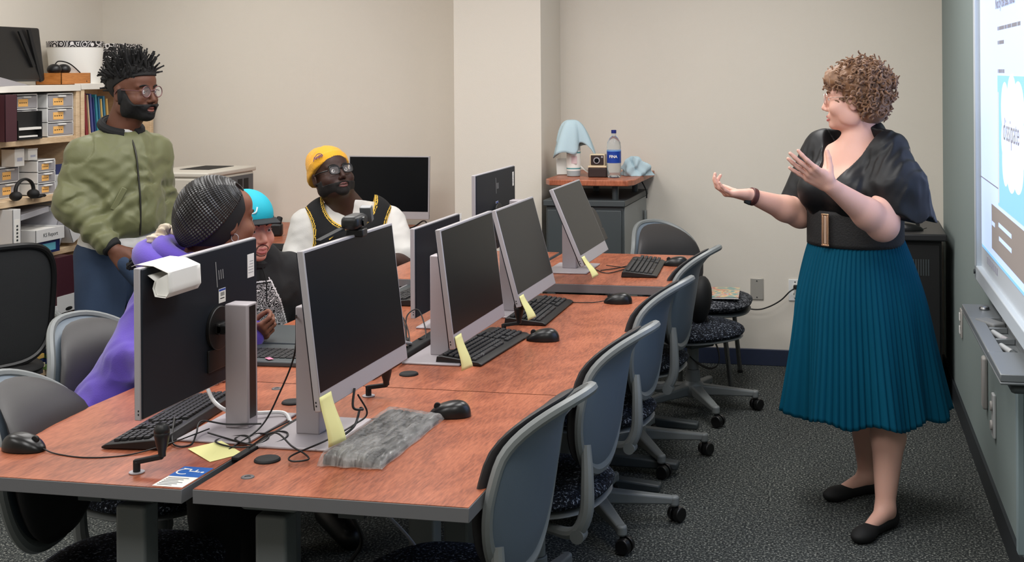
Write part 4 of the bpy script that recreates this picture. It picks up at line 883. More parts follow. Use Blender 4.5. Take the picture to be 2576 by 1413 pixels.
# webcam
t = thing('webcam', 'black webcam with open shutter clipped on the top of a monitor', 'webcam', (-1.288, 2.97, 1.238), .1)
MB().box((0, 0, .018), (.045, .095, .034)).build('camera_body', M_blk, t, bevel=.012, seg=4); MB().cyl((.022, .0, .018), (.027, .0, .018), .012, n=24).build('lens', M_screen, t)
MB().box((.012, .062, .03), (.03, .02, .04), (.3, 0, 0)).build('shutter_flap', mat('flap_grey', (86, 88, 90), .35), t, bevel=.002); MB().box((.005, 0, -.010), (.045, .04, .02)).build('clip_front', M_blk, t, bevel=.003); MB().beam((-.02, -.04, .003), (-.06, -.10, -.02), .02, .006).build('clip_arm', M_blk2, t)
# laptops
def laptop(x, y, z, rz, label, open_=1.9, lid=M_silver, body=M_dgrey, stickers=True):
    t = thing('laptop', label, 'laptop', (x, y, z), rz)
    MB().bx(-.12, .12, -.165, .165, 0, .016).build('base', body, t, bevel=.004)
    k = MB()
    for r in range(6):
        for c in range(14): k.bx(.075-r*.0215-.017, .075-r*.0215, -.15+c*.0214, -.15+c*.0214+.018, .0165, .019)
    k.build('keys', M_key, t); 
    M = Matrix.Translation((.12, 0, .016)) @ Matrix.Rotation(open_-math.pi, 4, 'Y')
    # closed lid lies over the base toward -x
    l = MB().bx(-.235, 0, -.165, .165, 0, .008).build('lid', lid, t, bevel=.003); l.data.transform(M)
    s = MB().bx(-.228, -.01, -.158, .158, -.001, 0).build('display', M_screen, l); s.data.transform(M)
    return t, l, M
t, l, M = laptop(-1.845, 3.64, .74, -math.pi/2+.06, 'open dark laptop with pink stickers on its keyboard between two monitors', open_=3.1)
bpy.data.objects.remove(l.children[0]); bpy.data.objects.remove(l)
# lid lies open away from view: rebuilt hinged at the far side and folded back low
l = MB().bx(-.235, 0, -.165, .165, 0, .008).build('lid', M_dgrey, t, bevel=.003); l.data.transform(Matrix.Translation((-.12, 0, .012)) @ Matrix.Rotation(.04, 4, 'Y'))
for k in range(5):
    q = MB().box((0, 0, 0), (.03, .016, .0008), (0, 0, .4*k)).build('pink_sticker', mat('pink_sticker', (232, 130, 160), .6), t); q.location = [(.09, -.10, .0195), (.02, -.14, .0195), (.095, .02, .0195), (-.02, -.15, .0195), (.09, -.15, .0195)][k]
t, l, M = laptop(-1.72, 4.78, .74, math.pi, 'silver laptop lid with dark stickers beside the turned-away monitor', open_=1.75)
t.location = (-1.78, 4.80, .74); t.rotation_euler = (0, 0, math.pi)
for k in range(4):
    q = MB().bx(-.20+k*.04, -.17+k*.04, -.06+.02*k, -.02+.02*k, .0082, .0088).build('dark_sticker', mat('sticker_maroon', (80, 50, 60), .6), l); q.data.transform(M)
# cables and rail along the gap between the desk rows
def cable(name, label, pts, r=.0022, m=M_cable, cat='cable', n=12):
    o = MB().tube(spline(pts, n), r, 7).build(name, m); return tag(o, label, cat)
ZD = .7435
o = MB().beam((-1.452, 2.66, .742), (-1.452, 3.25, .742), .02, .008).build('cable_rail', M_blk2, bevel=.002); tag(o, 'black cable strip lying in the gap between the near desks', 'cable strip')
o = MB().beam((-1.452, 3.42, .745), (-1.452, 4.75, .745), .045, .03).build('cable_trough', M_blk2, bevel=.004); tag(o, 'black cable trough in the gap between the middle desks', 'cable trough')
cable('power_cable', 'long black cable rising from the desk gap to the webcam monitor', [(-1.50, 2.72, ZD), (-1.49, 2.86, .76), (-1.45, 2.88, .84), (-1.42, 2.90, .93), (-1.40, 2.87, 1.02), (-1.385, 2.84, 1.04)])
cable('coiled_cable', 'black cable coiled in loops beside the left monitor base', [(-1.60, 2.80, .755)]+[(-1.53+.05*math.cos(a)+.006*a, 2.76+.05*math.sin(a)+.004*a, ZD+.004+.003*math.sin(a*2)) for a in np.linspace(0, 15, 26)]+[(-1.46, 2.95, .75)], n=5)
cable('white_cable', 'thick pale cable curling behind the paper-pouch monitor', [(-1.69, 2.95, .83), (-1.66, 2.94, .79), (-1.62, 2.95, .765), (-1.56, 2.97, .76), (-1.50, 3.0, .755), (-1.46, 2.96, ZD)], r=.005, m=M_bwhite)
cable('display_cable', 'black cable looping in front of the webcam monitor base', [(-1.45, 2.72, .75), (-1.40, 2.75, .78), (-1.34, 2.72, .76), (-1.30, 2.70, ZD+.008), (-1.27, 2.66, ZD+.008), (-1.30, 2.64, ZD+.008), (-1.32, 2.68, ZD+.008), (-1.28, 2.78, .76), (-1.24, 2.85, .78), (-1.22, 2.88, .80), (-1.235, 2.86, .85)])
cable('keyboard_cable', 'thin black cable tied beneath the webcam monitor screen', [(-1.235, 2.84, .87), (-1.23, 2.82, .83), (-1.215, 2.84, .82), (-1.23, 2.86, .815), (-1.22, 2.80, .79), (-1.25, 2.76, .765)], r=.003)
cable('looped_cable', 'black cable hanging in loops from the left keyboard', [(-1.72, 2.85, .772), (-1.69, 2.80, .785), (-1.66, 2.74, .75), (-1.63, 2.72, ZD), (-1.61, 2.74, ZD), (-1.62, 2.78, .755), (-1.64, 2.84, .77), (-1.58, 2.86, .76), (-1.50, 2.88, .76)])
for k, (dy, dx) in enumerate(((0, 0), (.05, .02), (.1, -.01), (.17, .03))):
    cable('desk_cable', ['black cable loop nearest the webcam monitor behind the desks gap', 'second black cable loop behind the webcam monitor', 'third black cable loop behind the webcam monitor', 'farthest black cable loop below the turned-away monitor'][k], [(-1.55+dx, 3.75+dy, .755), (-1.56+dx, 3.78+dy, .82), (-1.53+dx, 3.8+dy, .84), (-1.50+dx, 3.78+dy, .80), (-1.48+dx, 3.74+dy, .76), (-1.46, 3.70+dy, .765)])
cable('thick_cable', 'pair of pale thick cables curving in the trough behind the webcam monitor', [(-1.42, 3.60, .765), (-1.43, 3.66, .79), (-1.45, 3.72, .785), (-1.46, 3.8, .765)], r=.006, m=M_bgrey)
cable('raised_desk_cable', 'black cable linking the keyboard to the monitor on the raised desk', [(-1.15, 5.22, .784), (-1.10, 5.28, .784), (-1.06, 5.36, .784), (-1.03, 5.38, .784), (-1.10, 5.16, .784), (-1.18, 5.24, .784)])
o = MB().bx(-.5, .5, -.10, .05, .0, .06).build('floor_power_box', M_dgrey, bevel=.01, loc=(-1.45, 3.4, .0)); o.rotation_euler = (0, 0, math.pi/2); tag(o, 'dark cable tray on the floor beneath the desks', 'cable tray')
cable('floor_cable', 'white cable hanging beneath the near right desk', [(-1.25, 2.75, .69), (-1.2, 2.85, .6), (-1.12, 2.95, .45), (-1.1, 3.0, .3), (-1.15, 3.05, .1), (-1.2, 3.1, .012)], r=.004, m=M_bgrey)
cable('hanging_cable', 'black cable hanging beneath the near right desk', [(-1.30, 2.8, .69), (-1.24, 2.82, .58), (-1.22, 2.84, .5), (-1.27, 2.86, .42), (-1.3, 2.88, .3), (-1.3, 2.9, .012)], r=.005)
# ---------------------------------------------------------------- smooth bodies: signed distances meshed into one surface
def V3(*a): return np.array(a if len(a) > 1 else a[0], dtype=np.float64)
def unit(v): v = V3(v); return v/np.linalg.norm(v)
class Solid:
    def __init__(s): s.p = []
    def cap(s, a, b, ra, rb=None, k=.02, sq=None, sub=False, tag=None):
        s.p.append(('cap', V3(a), V3(b), ra, ra if rb is None else rb, k, sq, sub, tag)); return s
    def ell(s, c, r, R=None, k=.02, sub=False, tag=None):
        s.p.append(('ell', V3(c), V3(r), np.eye(3) if R is None else np.array(R), 0, k, None, sub, tag)); return s
    def only(s, *tags):
        q = Solid(); q.p = [p for p in s.p if p[8] in tags]; return q
    def ev(s, P, cull=True):
        d = np.full(len(P), 1.0)
        for kind, a, b, c, e, k, sq, sub, tg in s.p:
            if kind == 'cap': lo = np.minimum(a-c, b-e)-.0; hi = np.maximum(a+c, b+e); pad = .05+.3*max(c, e)
            else: m_ = b.max(); lo = a-m_; hi = a+m_; pad = .05
            if cull:
                idx = np.nonzero(np.all((P > lo-pad) & (P < hi+pad), axis=1))[0]
                if len(idx) == 0: continue
                Q = P[idx]
            else: Q = P; idx = slice(None)
            if kind == 'cap':
                if sq is not None:
                    u, f = sq; o = a
                    Q = Q+np.outer(((Q-o) @ u)*(1/f-1), u); b2 = b+u*((b-o) @ u)*(1/f-1)
                else: b2 = b
                ab = b2-a; t = np.clip(((Q-a) @ ab)/max(ab @ ab, 1e-9), 0, 1)
                v = np.linalg.norm(Q-a-t[:, None]*ab, axis=1)-(c+(e-c)*t)
                if sq is not None: v = v*min(1, sq[1]*1.0 if sq[1] < 1 else 1)
            else:
                L = (Q-a) @ c.T if False else (Q-a) @ c
                k0 = np.linalg.norm(L/b, axis=1); k1 = np.linalg.norm(L/(b*b), axis=1)
                v = k0*(k0-1)/np.maximum(k1, 1e-6); v = np.where(k0 < .05, -b.min(), v)
            D = d[idx]
            if sub:
                h = np.clip(.5-.5*(D+v)/k, 0, 1); D = D+(-v-D)*h+k*h*(1-h); d[idx] = D
            else:
                h = np.clip(.5+.5*(D-v)/k, 0, 1); d[idx] = D+(v-D)*h-k*h*(1-h)
        return d
    def bounds(s):
        lo = np.full(3, 1e9); hi = -lo
        for kind, a, b, c, e, k, sq, sub, tg in s.p:
            if sub: continue
            if kind == 'cap': lo = np.minimum(lo, np.minimum(a-c*1.5, b-e*1.5)); hi = np.maximum(hi, np.maximum(a+c*1.5, b+e*1.5))
            else: m_ = b.max(); lo = np.minimum(lo, a-m_); hi = np.maximum(hi, a+m_)
        return lo, hi
def mesh_sdf(fn, lo, hi, h):
    """naive surface nets over the blocks that the surface crosses; fn(P, coarse)->distance"""
    lo = V3(lo)-3*h; n = np.ceil((V3(hi)+3*h-lo)/h).astype(int); Bk = 8; nb = (n+Bk-1)//Bk
    I = np.stack(np.meshgrid(*[np.arange(m) for m in nb], indexing='ij'), -1).reshape(-1, 3)
    C = lo+(I*Bk+Bk/2)*h
    d = fn(C, True); I = I[np.abs(d) < Bk*h*.9+.02]
    g = np.stack(np.meshgrid(*[np.arange(Bk+1)]*3, indexing='ij'), -1).reshape(-1, 3)
    G = (I[:, None, :]*Bk+g[None]); P = lo+G.reshape(-1, 3)*h
    val = np.concatenate([fn(P[i:i+400000], False) for i in range(0, len(P), 400000)]).reshape(-1, Bk+1, Bk+1, Bk+1)
    ins = val < 0
    c8 = [(a, b, c) for a in (0, 1) for b in (0, 1) for c in (0, 1)]
    sl = lambda o, A: A[:, o[0]:o[0]+Bk, o[1]:o[1]+Bk, o[2]:o[2]+Bk]
    cnt = sum(sl(o, ins).astype(np.int8) for o in c8); act = (cnt > 0) & (cnt < 8)
    bi, x, y, z = np.nonzero(act)
    cv = {o: val[bi, x+o[0], y+o[1], z+o[2]] for o in c8}
    s_ = np.zeros((len(bi), 3)); w_ = np.zeros(len(bi))
    for o in c8:
        for ax in range(3):
            if o[ax] == 0:
                o2 = tuple(o[i]+(i == ax) for i in range(3)); a, b = cv[o], cv[o2]; m = (a < 0) != (b < 0)
                t = np.where(m, a/np.where(m, a-b, 1), 0); pt = np.tile(np.array(o, float), (len(bi), 1)); pt[:, ax] += t
                s_ += pt*m[:, None]; w_ += m
    cell = I[bi]*Bk+np.stack([x, y, z], 1); verts = lo+(cell+s_/w_[:, None])*h
    big = (nb*Bk+2).astype(np.int64); key = (cell[:, 0].astype(np.int64)*big[1]+cell[:, 1])*big[2]+cell[:, 2]
    order = np.argsort(key); sk = key[order]
    st = np.array([big[1]*big[2], big[2], 1]); faces = []
    for ax in range(3):
        o2 = tuple(int(i == ax) for i in range(3)); a, b = cv[(0, 0, 0)], cv[o2]; m = np.nonzero((a < 0) != (b < 0))[0]
        u, v = [(1, 2), (2, 0), (0, 1)][ax]
        ks = [key[m], key[m]-st[u], key[m]-st[u]-st[v], key[m]-st[v]]; ids = []; ok = np.ones(len(m), bool)
        for k_ in ks:
            p = np.searchsorted(sk, k_); p = np.minimum(p, len(sk)-1); ok &= sk[p] == k_; ids.append(order[p])
        q = np.stack(ids, 1); flip = a[m] >= 0; q[flip] = q[flip][:, ::-1]; faces.append(q[ok])
    return verts, np.concatenate(faces)
def smooth_noise(P, s, seed=0):
    r = np.random.RandomState(seed); out = np.zeros(len(P)); amp = 1
    W = np.zeros_like(P)
    for i in range(3): W[:, i] = np.sin(P @ r.normal(size=3)*s*.6+r.rand()*6)*.9/s
    Q = P+W
    for o in range(5):
        k = r.normal(size=3); k = k/np.linalg.norm(k)*s*(1+.45*o); out += np.sin(Q @ k+r.rand()*6)*amp; amp *= .78
    return out/3
def folds(P, s, seed=0):
    n_ = smooth_noise(P, s, seed); return 1-np.abs(n_)*2
def solid_obj(name, solid, m, parent=None, h=.004, off=0, clips=(), disp=None, matfn=None, extra=None, lap=1):
    def fn(P, coarse):
        d = solid.ev(P, not coarse)
        if off: d = d-off
        if not coarse and disp is not None: d = d-disp(P)
        for c in clips: d = np.maximum(d, c(P))
        return d
    lo, hi = solid.bounds(); v, f = mesh_sdf(fn, lo-off-.01, hi+off+.01, h)
    for _ in range(lap):     # light smoothing
        acc = np.zeros_like(v); c = np.zeros(len(v))
        for i in range(4): 
            np.add.at(acc, f[:, i], v[f[:, (i+1) % 4]]+v[f[:, (i+3) % 4]]); np.add.at(c, f[:, i], 2)
        v = v*.5+.5*acc/np.maximum(c, 1)[:, None]
    pl = V3(parent.location) if parent is not None else np.zeros(3)
    me = bpy.data.meshes.new(name); me.vertices.add(len(v)); me.vertices.foreach_set('co', (v-pl).astype(np.float32).ravel())
    me.loops.add(len(f)*4); me.loops.foreach_set('vertex_index', f.astype(np.int32).ravel()); me.polygons.add(len(f))
    me.polygons.foreach_set('loop_start', (np.arange(len(f))*4).astype(np.int32)); me.polygons.foreach_set('loop_total', np.full(len(f), 4, np.int32))
    for x in (m if isinstance(m, (list, tuple)) else [m]): me.materials.append(x)
    if matfn is not None: me.polygons.foreach_set('material_index', matfn(v[f].mean(1)).astype(np.int32))
    me.polygons.foreach_set('use_smooth', np.ones(len(f), bool)); me.update(calc_edges=True); me.validate()
    o = bpy.data.objects.new(name, me); COL.objects.link(o)
    if parent is not None: o.parent = parent
    return o
def half(p, n):           # keeps the side where (P-p).n < 0
    p = V3(p); n = unit(n); return lambda P: (P-p) @ n
def basis(F, U=(0, 0, 1)):
    F = unit(F); L = np.cross(V3(U), F); L = unit(L); Uu = np.cross(F, L); return np.stack([F, L, Uu], 1)   # columns forward, left, up
class Head:
    def __init__(s, c, F, U=(0, 0, 1), sc=1., fat=1., brow=1.):
        s.c = V3(c); s.R = basis(F, U); s.sc = sc; s.fat = fat
    def w(s, a, b, c): return s.c+s.R @ (V3(a, b, c)*s.sc)
    def loc(s, P): return ((P-s.c) @ s.R)/s.sc
    def add(s, B, nose=1., lips=True, jaw=1.):
        k = s.sc; f = s.fat; R = s.R
        E = lambda c, r, kk=.015, sub=False: B.ell(s.w(*c), V3(r)*k, R, kk, sub, 'head')
        Cc = lambda a, b, ra, rb, kk=.008: B.cap(s.w(*a), s.w(*b), ra*k, rb*k, kk, tag='head')
        E((-.018, 0, .035), (.098, .077, .083)); E((.030, 0, -.02), (.062, .064*f, .080), .02); E((.035, 0, -.072), (.050, .050*f*jaw, .036), .025)
        E((.074, 0, -.098), (.020, .024, .016), .02); E((.050, 0, .045), (.045, .060, .045), .02)
        for q in (-1, 1):
            E((.052, q*.046*f, -.035), (.032, .022*f, .026), .02); E((.006, q*.058*f, -.068), (.035, .014, .028), .025)
            Cc((.083, q*.012, .022), (.070, q*.048, .022), .008, .007, .012); E((.096, q*.032, .001), (.016, .019, .013), .012, True)
            E((.074, q*.031, -.001), (.0145, .0155, .0145), .004); Cc((.089, q*.018, .006), (.080, q*.046, .004), .0035, .003, .004); Cc((.086, q*.018, -.011), (.079, q*.044, -.010), .003, .003, .004)
            E((-.008, q*.080*(.5+.5*f), -.012), (.019, .007, .032), .008); E((-.006, q*.086*(.5+.5*f), -.010), (.011, .005, .020), .004, True); E((.098, q*.012, -.041), (.009, .0075, .007), .006)
        Cc((.088, 0, .012), (.109*nose, 0, -.034), .0075, .0115, .010); E((.112, 0, -.046), (.006, .012, .002), .003, True)
        Cc((.089, -.016, -.067), (.089, .016, -.067), .0065, .0065, .008); Cc((.095, -.006, -.0665), (.095, .006, -.0665), .0055, .0055, .006); Cc((.092, -.010, -.079), (.092, .010, -.079), .0065, .0065, .007)
        B.cap(s.w(.097, -.016, -.0725), s.w(.097, .016, -.0725), .0022*k, .0022*k, .003, sub=True, tag='head')
        Cc((.083, -.02, -.062), (.083, .02, -.062), .009, .009, .012)
        return B
    def eyes(s, parent, iris=(60, 45, 35), brow=None, bw=.004):
        pl = V3(parent.location)
        for q in (-1, 1):
            m = MB(); m.ell(s.w(.0765, q*.031, -.001)-pl, (.0132*s.sc,)*3, 16, 10); e = m.build('eye', mat('eye_white', (205, 200, 196), .25), parent)
            g = V3(1, 0, 0)
            m = MB(); m.ell(s.w(.0855, q*.031, -.001)-pl, (.0055*s.sc,)*3, 12, 8); m.build('iris', mat('iris_%d' % iris[0], iris, .2), e)
            if brow is not None:
                P = [s.w(.0945, q*.014, .020)-pl, s.w(.094, q*.026, .0255)-pl, s.w(.088, q*.038, .026)-pl, s.w(.079, q*.049, .021)-pl]
                MB().tube(spline(P, 5), [bw]*15+[bw*.5], 6).build('eyebrow', brow, parent)
    def lips(s, parent, m, oy=0):
        pl = V3(parent.location); b = MB()
        b.tube(spline([s.w(.085, -.024, -.071)-pl, s.w(.0965, -.010, -.0655)-pl, s.w(.0985, 0, -.067)-pl, s.w(.0965, .010, -.0655)-pl, s.w(.085, .024, -.071)-pl], 5), [.002]+[.0042]*18+[.0038, .002], 8)
        b.tube(spline([s.w(.085, -.022, -.073)-pl, s.w(.0955, -.010, -.0785)-pl, s.w(.0975, 0, -.0795)-pl, s.w(.0955, .010, -.0785)-pl, s.w(.085, .022, -.073)-pl], 5), [.002]+[.005]*18+[.0045, .002], 8)
        b.build('lips', m, parent)
    def glasses(s, parent, m, r=.022, rz=None, th=.0016, sq=2., label=None, z=0.0, x=.103):
        pl = V3(parent.location); rz = rz or r; b = MB()
        g = MB(); gl = MB()
        for q in (-1, 1):
            P = []
            for k in range(40):
                a = 2*math.pi*k/40; c, sn = math.cos(a), math.sin(a); e = 2/sq
                P.append(s.w(x-.10*abs(.033*q+r*abs(c)**e*(1 if c > 0 else -1)*1.0)**1.0*.35, q*.033+r*abs(c)**e*(1 if c > 0 else -1), z+rz*abs(sn)**e*(1 if sn > 0 else -1))-pl)
            g.tube(P, th, 6, closed=True); gl.add(P, [tuple(range(40))])
            g.tube(spline([s.w(x-.018, q*(.033+r), z+.004)-pl, s.w(x-.05, q*.079, z+.006)-pl, s.w(.0, q*.086, z+.006)-pl, s.w(-.02, q*.084, z-.012)-pl], 6), th, 6)
        g.tube([s.w(x, -.033+r, z+.004)-pl, s.w(x+.003, 0, z+.007)-pl, s.w(x, .033-r, z+.004)-pl], th, 6)
        fr = g.build('glasses', m, parent); gl.build('lens', mat('eyeglass_lens', (235, 240, 245), .03, alpha=.10, spec=.6), fr, smooth=False)
def arm(B, sh, el, wr, r=(.055, .044, .040, .026), k=.02, tag='arm'):
    sh, el, wr = V3(sh), V3(el), V3(wr)
    B.cap(sh, el, r[0], r[1], k, tag=tag); m = el+(wr-el)*.3; B.cap(el, m, r[1], r[2], .015, tag='fore'); B.cap(m, wr, r[2], r[3], .02, tag='fore'); return B
FING = [(.032, .086, (.042, .025, .021), .0095), (.011, .090, (.046, .029, .022), .0098), (-.011, .087, (.043, .027, .021), .0093), (-.031, .079, (.034, .021, .019), .0082)]
def hand(B, wr, d, n, t, curl=(.3, .3, .3, .3), spread=.08, sc=1., thumb=(.55, .75, .35), tb=.3):
    """d: to the fingers, n: out of the palm, t: thumb side"""
    wr = V3(wr); d = unit(d); n = V3(n)-d*(V3(n) @ d); n = unit(n); tt = np.cross(n, d); t = tt if tt @ V3(t) > 0 else -tt
    W = lambda a, b, c: wr+(d*a+t*b+n*c)*sc
    B.cap(wr-d*.01, W(.03, 0, 0), .024*sc, .024*sc, .015, sq=(n, .72), tag='hand')
    for (ly, kx, seg, r) in FING: B.cap(W(.02, ly*.62, 0), W(kx, ly, 0), .0135*sc, .0115*sc, .012, tag='hand')
    B.cap(W(.02, .016, .006), W(.055, .028, .008), .016*sc, .012*sc, .012, tag='hand'); B.cap(W(.02, -.02, .006), W(.06, -.026, .004), .014*sc, .012*sc, .012, tag='hand')
    for i, (ly, kx, seg, r) in enumerate(FING):
        p = W(kx, ly, 0); a = 0; lat = (1.5-i)*spread
        for j, L in enumerate(seg):
            a += curl[i]*(1, 1.15, .8)[j]
            v = (d*math.cos(a)*math.cos(lat)+n*math.sin(a)+t*math.sin(lat)*math.cos(a))*L*sc
            B.cap(p, p+v, r*(1-.1*j)*sc, r*(.93-.12*j)*sc, .003 if j else .005, tag='hand'); p = p+v
    p = W(.022, .024, .004); v = unit(d*thumb[0]+t*thumb[1]+n*thumb[2])
    for j, (L, r0, r1) in enumerate(((.042, .0145, .0115), (.033, .011, .0098), (.026, .0098, .008))):
        B.cap(p, p+v*L*sc, r0*sc, r1*sc, .008 if j == 0 else .003, tag='hand'); p = p+v*L*sc; v = unit(v+d*tb+n*.1)
    return B
def skin(name, c): return mat(name, c, .52, bump=.12, bscale=260, var=.05, vscale=14, spec=.35, sss=.08)
def helix(p, d, R, L, turns, ph, n=14):
    d = Vector(d).normalized(); a = d.orthogonal().normalized(); b = d.cross(a)
    return [Vector(p)+d*L*(i/n)+(a*math.cos(ph+turns*6.28*i/n)+b*math.sin(ph+turns*6.28*i/n))*R*(.5+.5*i/n) for i in range(n+1)]
# ================================================================ the presenter (standing, right)
T = thing('person', 'standing person in black blouse and teal pleated skirt gesturing with both palms up', 'person', (-.075, 4.75, 0))
f = V3(-.6, -.8, 0); l = V3(.8, -.6, 0); z_ = V3(0, 0, 1); C0 = V3(-.083, 4.75, 0)
w = lambda a, b, z: C0+f*a+l*b+z_*z
RB = np.stack([f, l, z_], 1)
B = Solid()
HD = Head((-.083, 4.75, 1.522), (-1, .10, -.02), sc=1.0, fat=1.12); HD.add(B)
B.cap((-.045, 4.755, 1.46), w(-.0, .015, 1.34), .056, .062, .03, tag='neck'); B.ell((-.105, 4.745, 1.428), (.045, .042, .02), k=.02, tag='neck')
B.ell(w(0, 0, 1.27), (.10, .175, .10), RB, .05, tag='torso'); B.ell(w(.0, 0, 1.18), (.125, .165, .13), RB, .04, tag='torso')
for q in (-1, 1): B.ell(w(.095, q*.07, 1.185), (.085, .085, .08), RB, .04, tag='torso')
B.ell(w(0, 0, 1.05), (.135, .168, .10), RB, .05, tag='torso'); B.ell(w(-.01, 0, .92), (.15, .19, .13), RB, .05, tag='torso')
LS = w(-.01, .165, 1.325); RS = w(-.01, -.165, 1.325)
LE = V3(.018, 4.50, 1.085); LW = V3(-.155, 4.36, 1.232); RE = V3(-.285, 4.80, 1.085); RW = V3(-.462, 4.66, 1.166)
arm(B, LS, LE, LW, (.062, .056, .052, .027)); arm(B, RS, RE, RW, (.058, .052, .047, .026))
hand(B, LW, (-.66, -.25, .45), (-.45, .35, .80), (.3, -.6, .6), curl=(.12, .08, .10, .05), spread=.06, sc=.98, thumb=(.35, .3, .85), tb=.25)
hand(B, RW, (-.85, -.38, .10), (-.05, .1, 1.), (.35, .9, 0), curl=(.7, .55, .42, .3), spread=.16, sc=.96, thumb=(.45, .9, .25), tb=.2)
# legs (visible below the skirt)
KL = V3(.02, 4.62, .44); AL = V3(.020, 4.565, .085); KR = V3(-.075, 4.86, .44); AR = V3(-.045, 4.935, .085)
B.cap(w(0, .09, .85), KL, .095, .065, .03, tag='leg'); B.cap(w(0, -.09, .85), KR, .095, .062, .03, tag='leg')
for K, A, T0 in ((KL, AL, V3(-.058, 4.435, .028)), (KR, AR, V3(-.165, 4.84, .028))):
    B.cap(K, K+(A-K)*.35+V3(.012, .014, 0), .058, .060, .02, tag='leg'); B.cap(K+(A-K)*.35+V3(.012, .014, 0), A, .060, .034, .02, tag='leg')
    hl = A+(A-T0)*V3(.18, .18, 0)+V3(0, 0, -.052); B.cap(A, hl, .033, .026, .015, tag='foot'); B.cap(A+V3(0, 0, -.02), T0+V3(0, 0, -.004), .032, .017, .02, tag='foot')
SK_W = skin('fair_skin', (218, 170, 152))
solid_obj('body', B, SK_W, T, .004)
HD.eyes(T, (90, 110, 120), mat('brow_brown', (110, 76, 52), .9), .0028); HD.lips(T, mat('lips_pink', (196, 112, 106), .5))
HD.glasses(T, mat('rose_gold_metal', (222, 190, 176), .3, metal=.5), r=.023, rz=.019, th=.0018, sq=2.8)
M_blouse = mat('black_satin', (14, 15, 18), .5, spec=.35)
tor = B.only('torso'); bl = Solid(); bl.p = list(tor.p)
bl.cap(w(-.035, .03, 1.385), w(-.01, .13, 1.345), .040, .050, .04); bl.cap(w(-.035, -.03, 1.375), w(-.01, -.13, 1.345), .036, .045, .04); bl.cap(w(-.05, -.045, 1.385), w(-.05, .045, 1.40), .030, .034, .03)
bl.cap(LS+V3(-.01, 0, 0), V3(.070, 4.59, 1.20), .060, .092, .04); bl.cap(V3(.070, 4.59, 1.20), V3(.085, 4.60, 1.04), .092, .118, .03)
bl.cap(RS, V3(-.285, 4.845, 1.12), .060, .072, .04)
nk = w(.10, .01, 1.215)
def vneck(P):
    Q = (P-w(0, 0, 0)) @ RB; dz = Q[:, 2]-1.205
    half_w = .028+np.maximum(dz, 0)*.52; inside = np.minimum(half_w-np.abs(Q[:, 1]-.005), dz)
    inside = np.minimum(inside, Q[:, 0]+.03-np.maximum(0, dz-.1)*.3); return inside
def bl_clip(P):
    x = (P[:, 0]-.02); zc = np.where((P-C0) @ l > .12, 1.112-.10*(P[:, 0]-.05)+.012*np.sin((P @ V3(30, 30, 0))*1.3), np.where((P-C0) @ l < -.17, 1.10, .97))
    return zc-P[:, 2]
sl_wr = lambda P: .004*folds(P, 38, 3)*np.clip(((P-C0) @ l-.05)*8, 0, 1)+.0022*np.sin(((P-C0) @ l)*190)*np.clip(1-np.abs(P[:, 2]-1.30)*14, 0, 1)+.002*smooth_noise(P, 40, 8)
solid_obj('blouse', bl, M_blouse, T, .005, off=.010, clips=[vneck, bl_clip], disp=sl_wr)
# inner top showing at the bottom of the V
# belt
def ringfn(z0, z1, off):
    def fn(u, v):
        a = u*2*math.pi; z = z0+(z1-z0)*v; r1, r2 = .150+off, .181+off
        p = w(r1*math.cos(a)-.002, r2*math.sin(a), z)-V3(T.location); return tuple(p+0)
    return fn
MB().grid(ringfn(.985, 1.115, .004), 96, 10, closeu=True).build('belt', mat('belt_elastic', (28, 28, 29), .75, bump=.9, bscale=160), T, solid=.008)
bc_ = w(.166, .0, 1.05)-V3(T.location); fm = frame(bc_, l, z_)
m = MB(); 
for q in (-1, 1): m.box((q*.012, 0, .004), (.007, .11, .006)); m.box((0, q*.055, .004), (.034, .007, .006))
o = m.build('buckle', mat('rose_gold', (236, 190, 150), .25, metal=.85), T, bevel=.0015); o.data.transform(fm)
o = MB().box((0, 0, .004), (.012, .10, .004)).build('buckle_bar', mat('rose_gold_light', (246, 214, 186), .25, metal=.7), T, bevel=.001); o.data.transform(fm)
# pleated skirt
def skirt(u, v):
    a = u*2*math.pi; z = 1.005-(1.005-.375)*v
    hip = 1-(1-min(1, v/.45))**2; r1 = .150+.055*hip+.080*v**1.2; r2 = .182+.036*hip+.078*v**1.2
    n_ = 76; s = (u*n_) % 1; tri = (s/.7 if s < .7 else (1-s)/.3)-.5
    pl = tri*(.004+.007*v); fo = (.024*math.sin(a*7+1.4*math.sin(a*2))+.014*math.sin(a*13+2))*v**1.4
    k = 1; R_ = pl+fo
    p = w((r1+R_)*math.cos(a)-.01, (r2+R_)*math.sin(a), z+.012*math.sin(a*9+.5)*v**3)+V3(.025, 0, 0)*v-V3(T.location)
    return tuple(p)
MB().grid(skirt, 608, 44, closeu=True).build('pleated_skirt', mat('teal_skirt', (0, 72, 96), .8, var=.06, vscale=3, spec=.12), T, solid=.0025, ang=60)
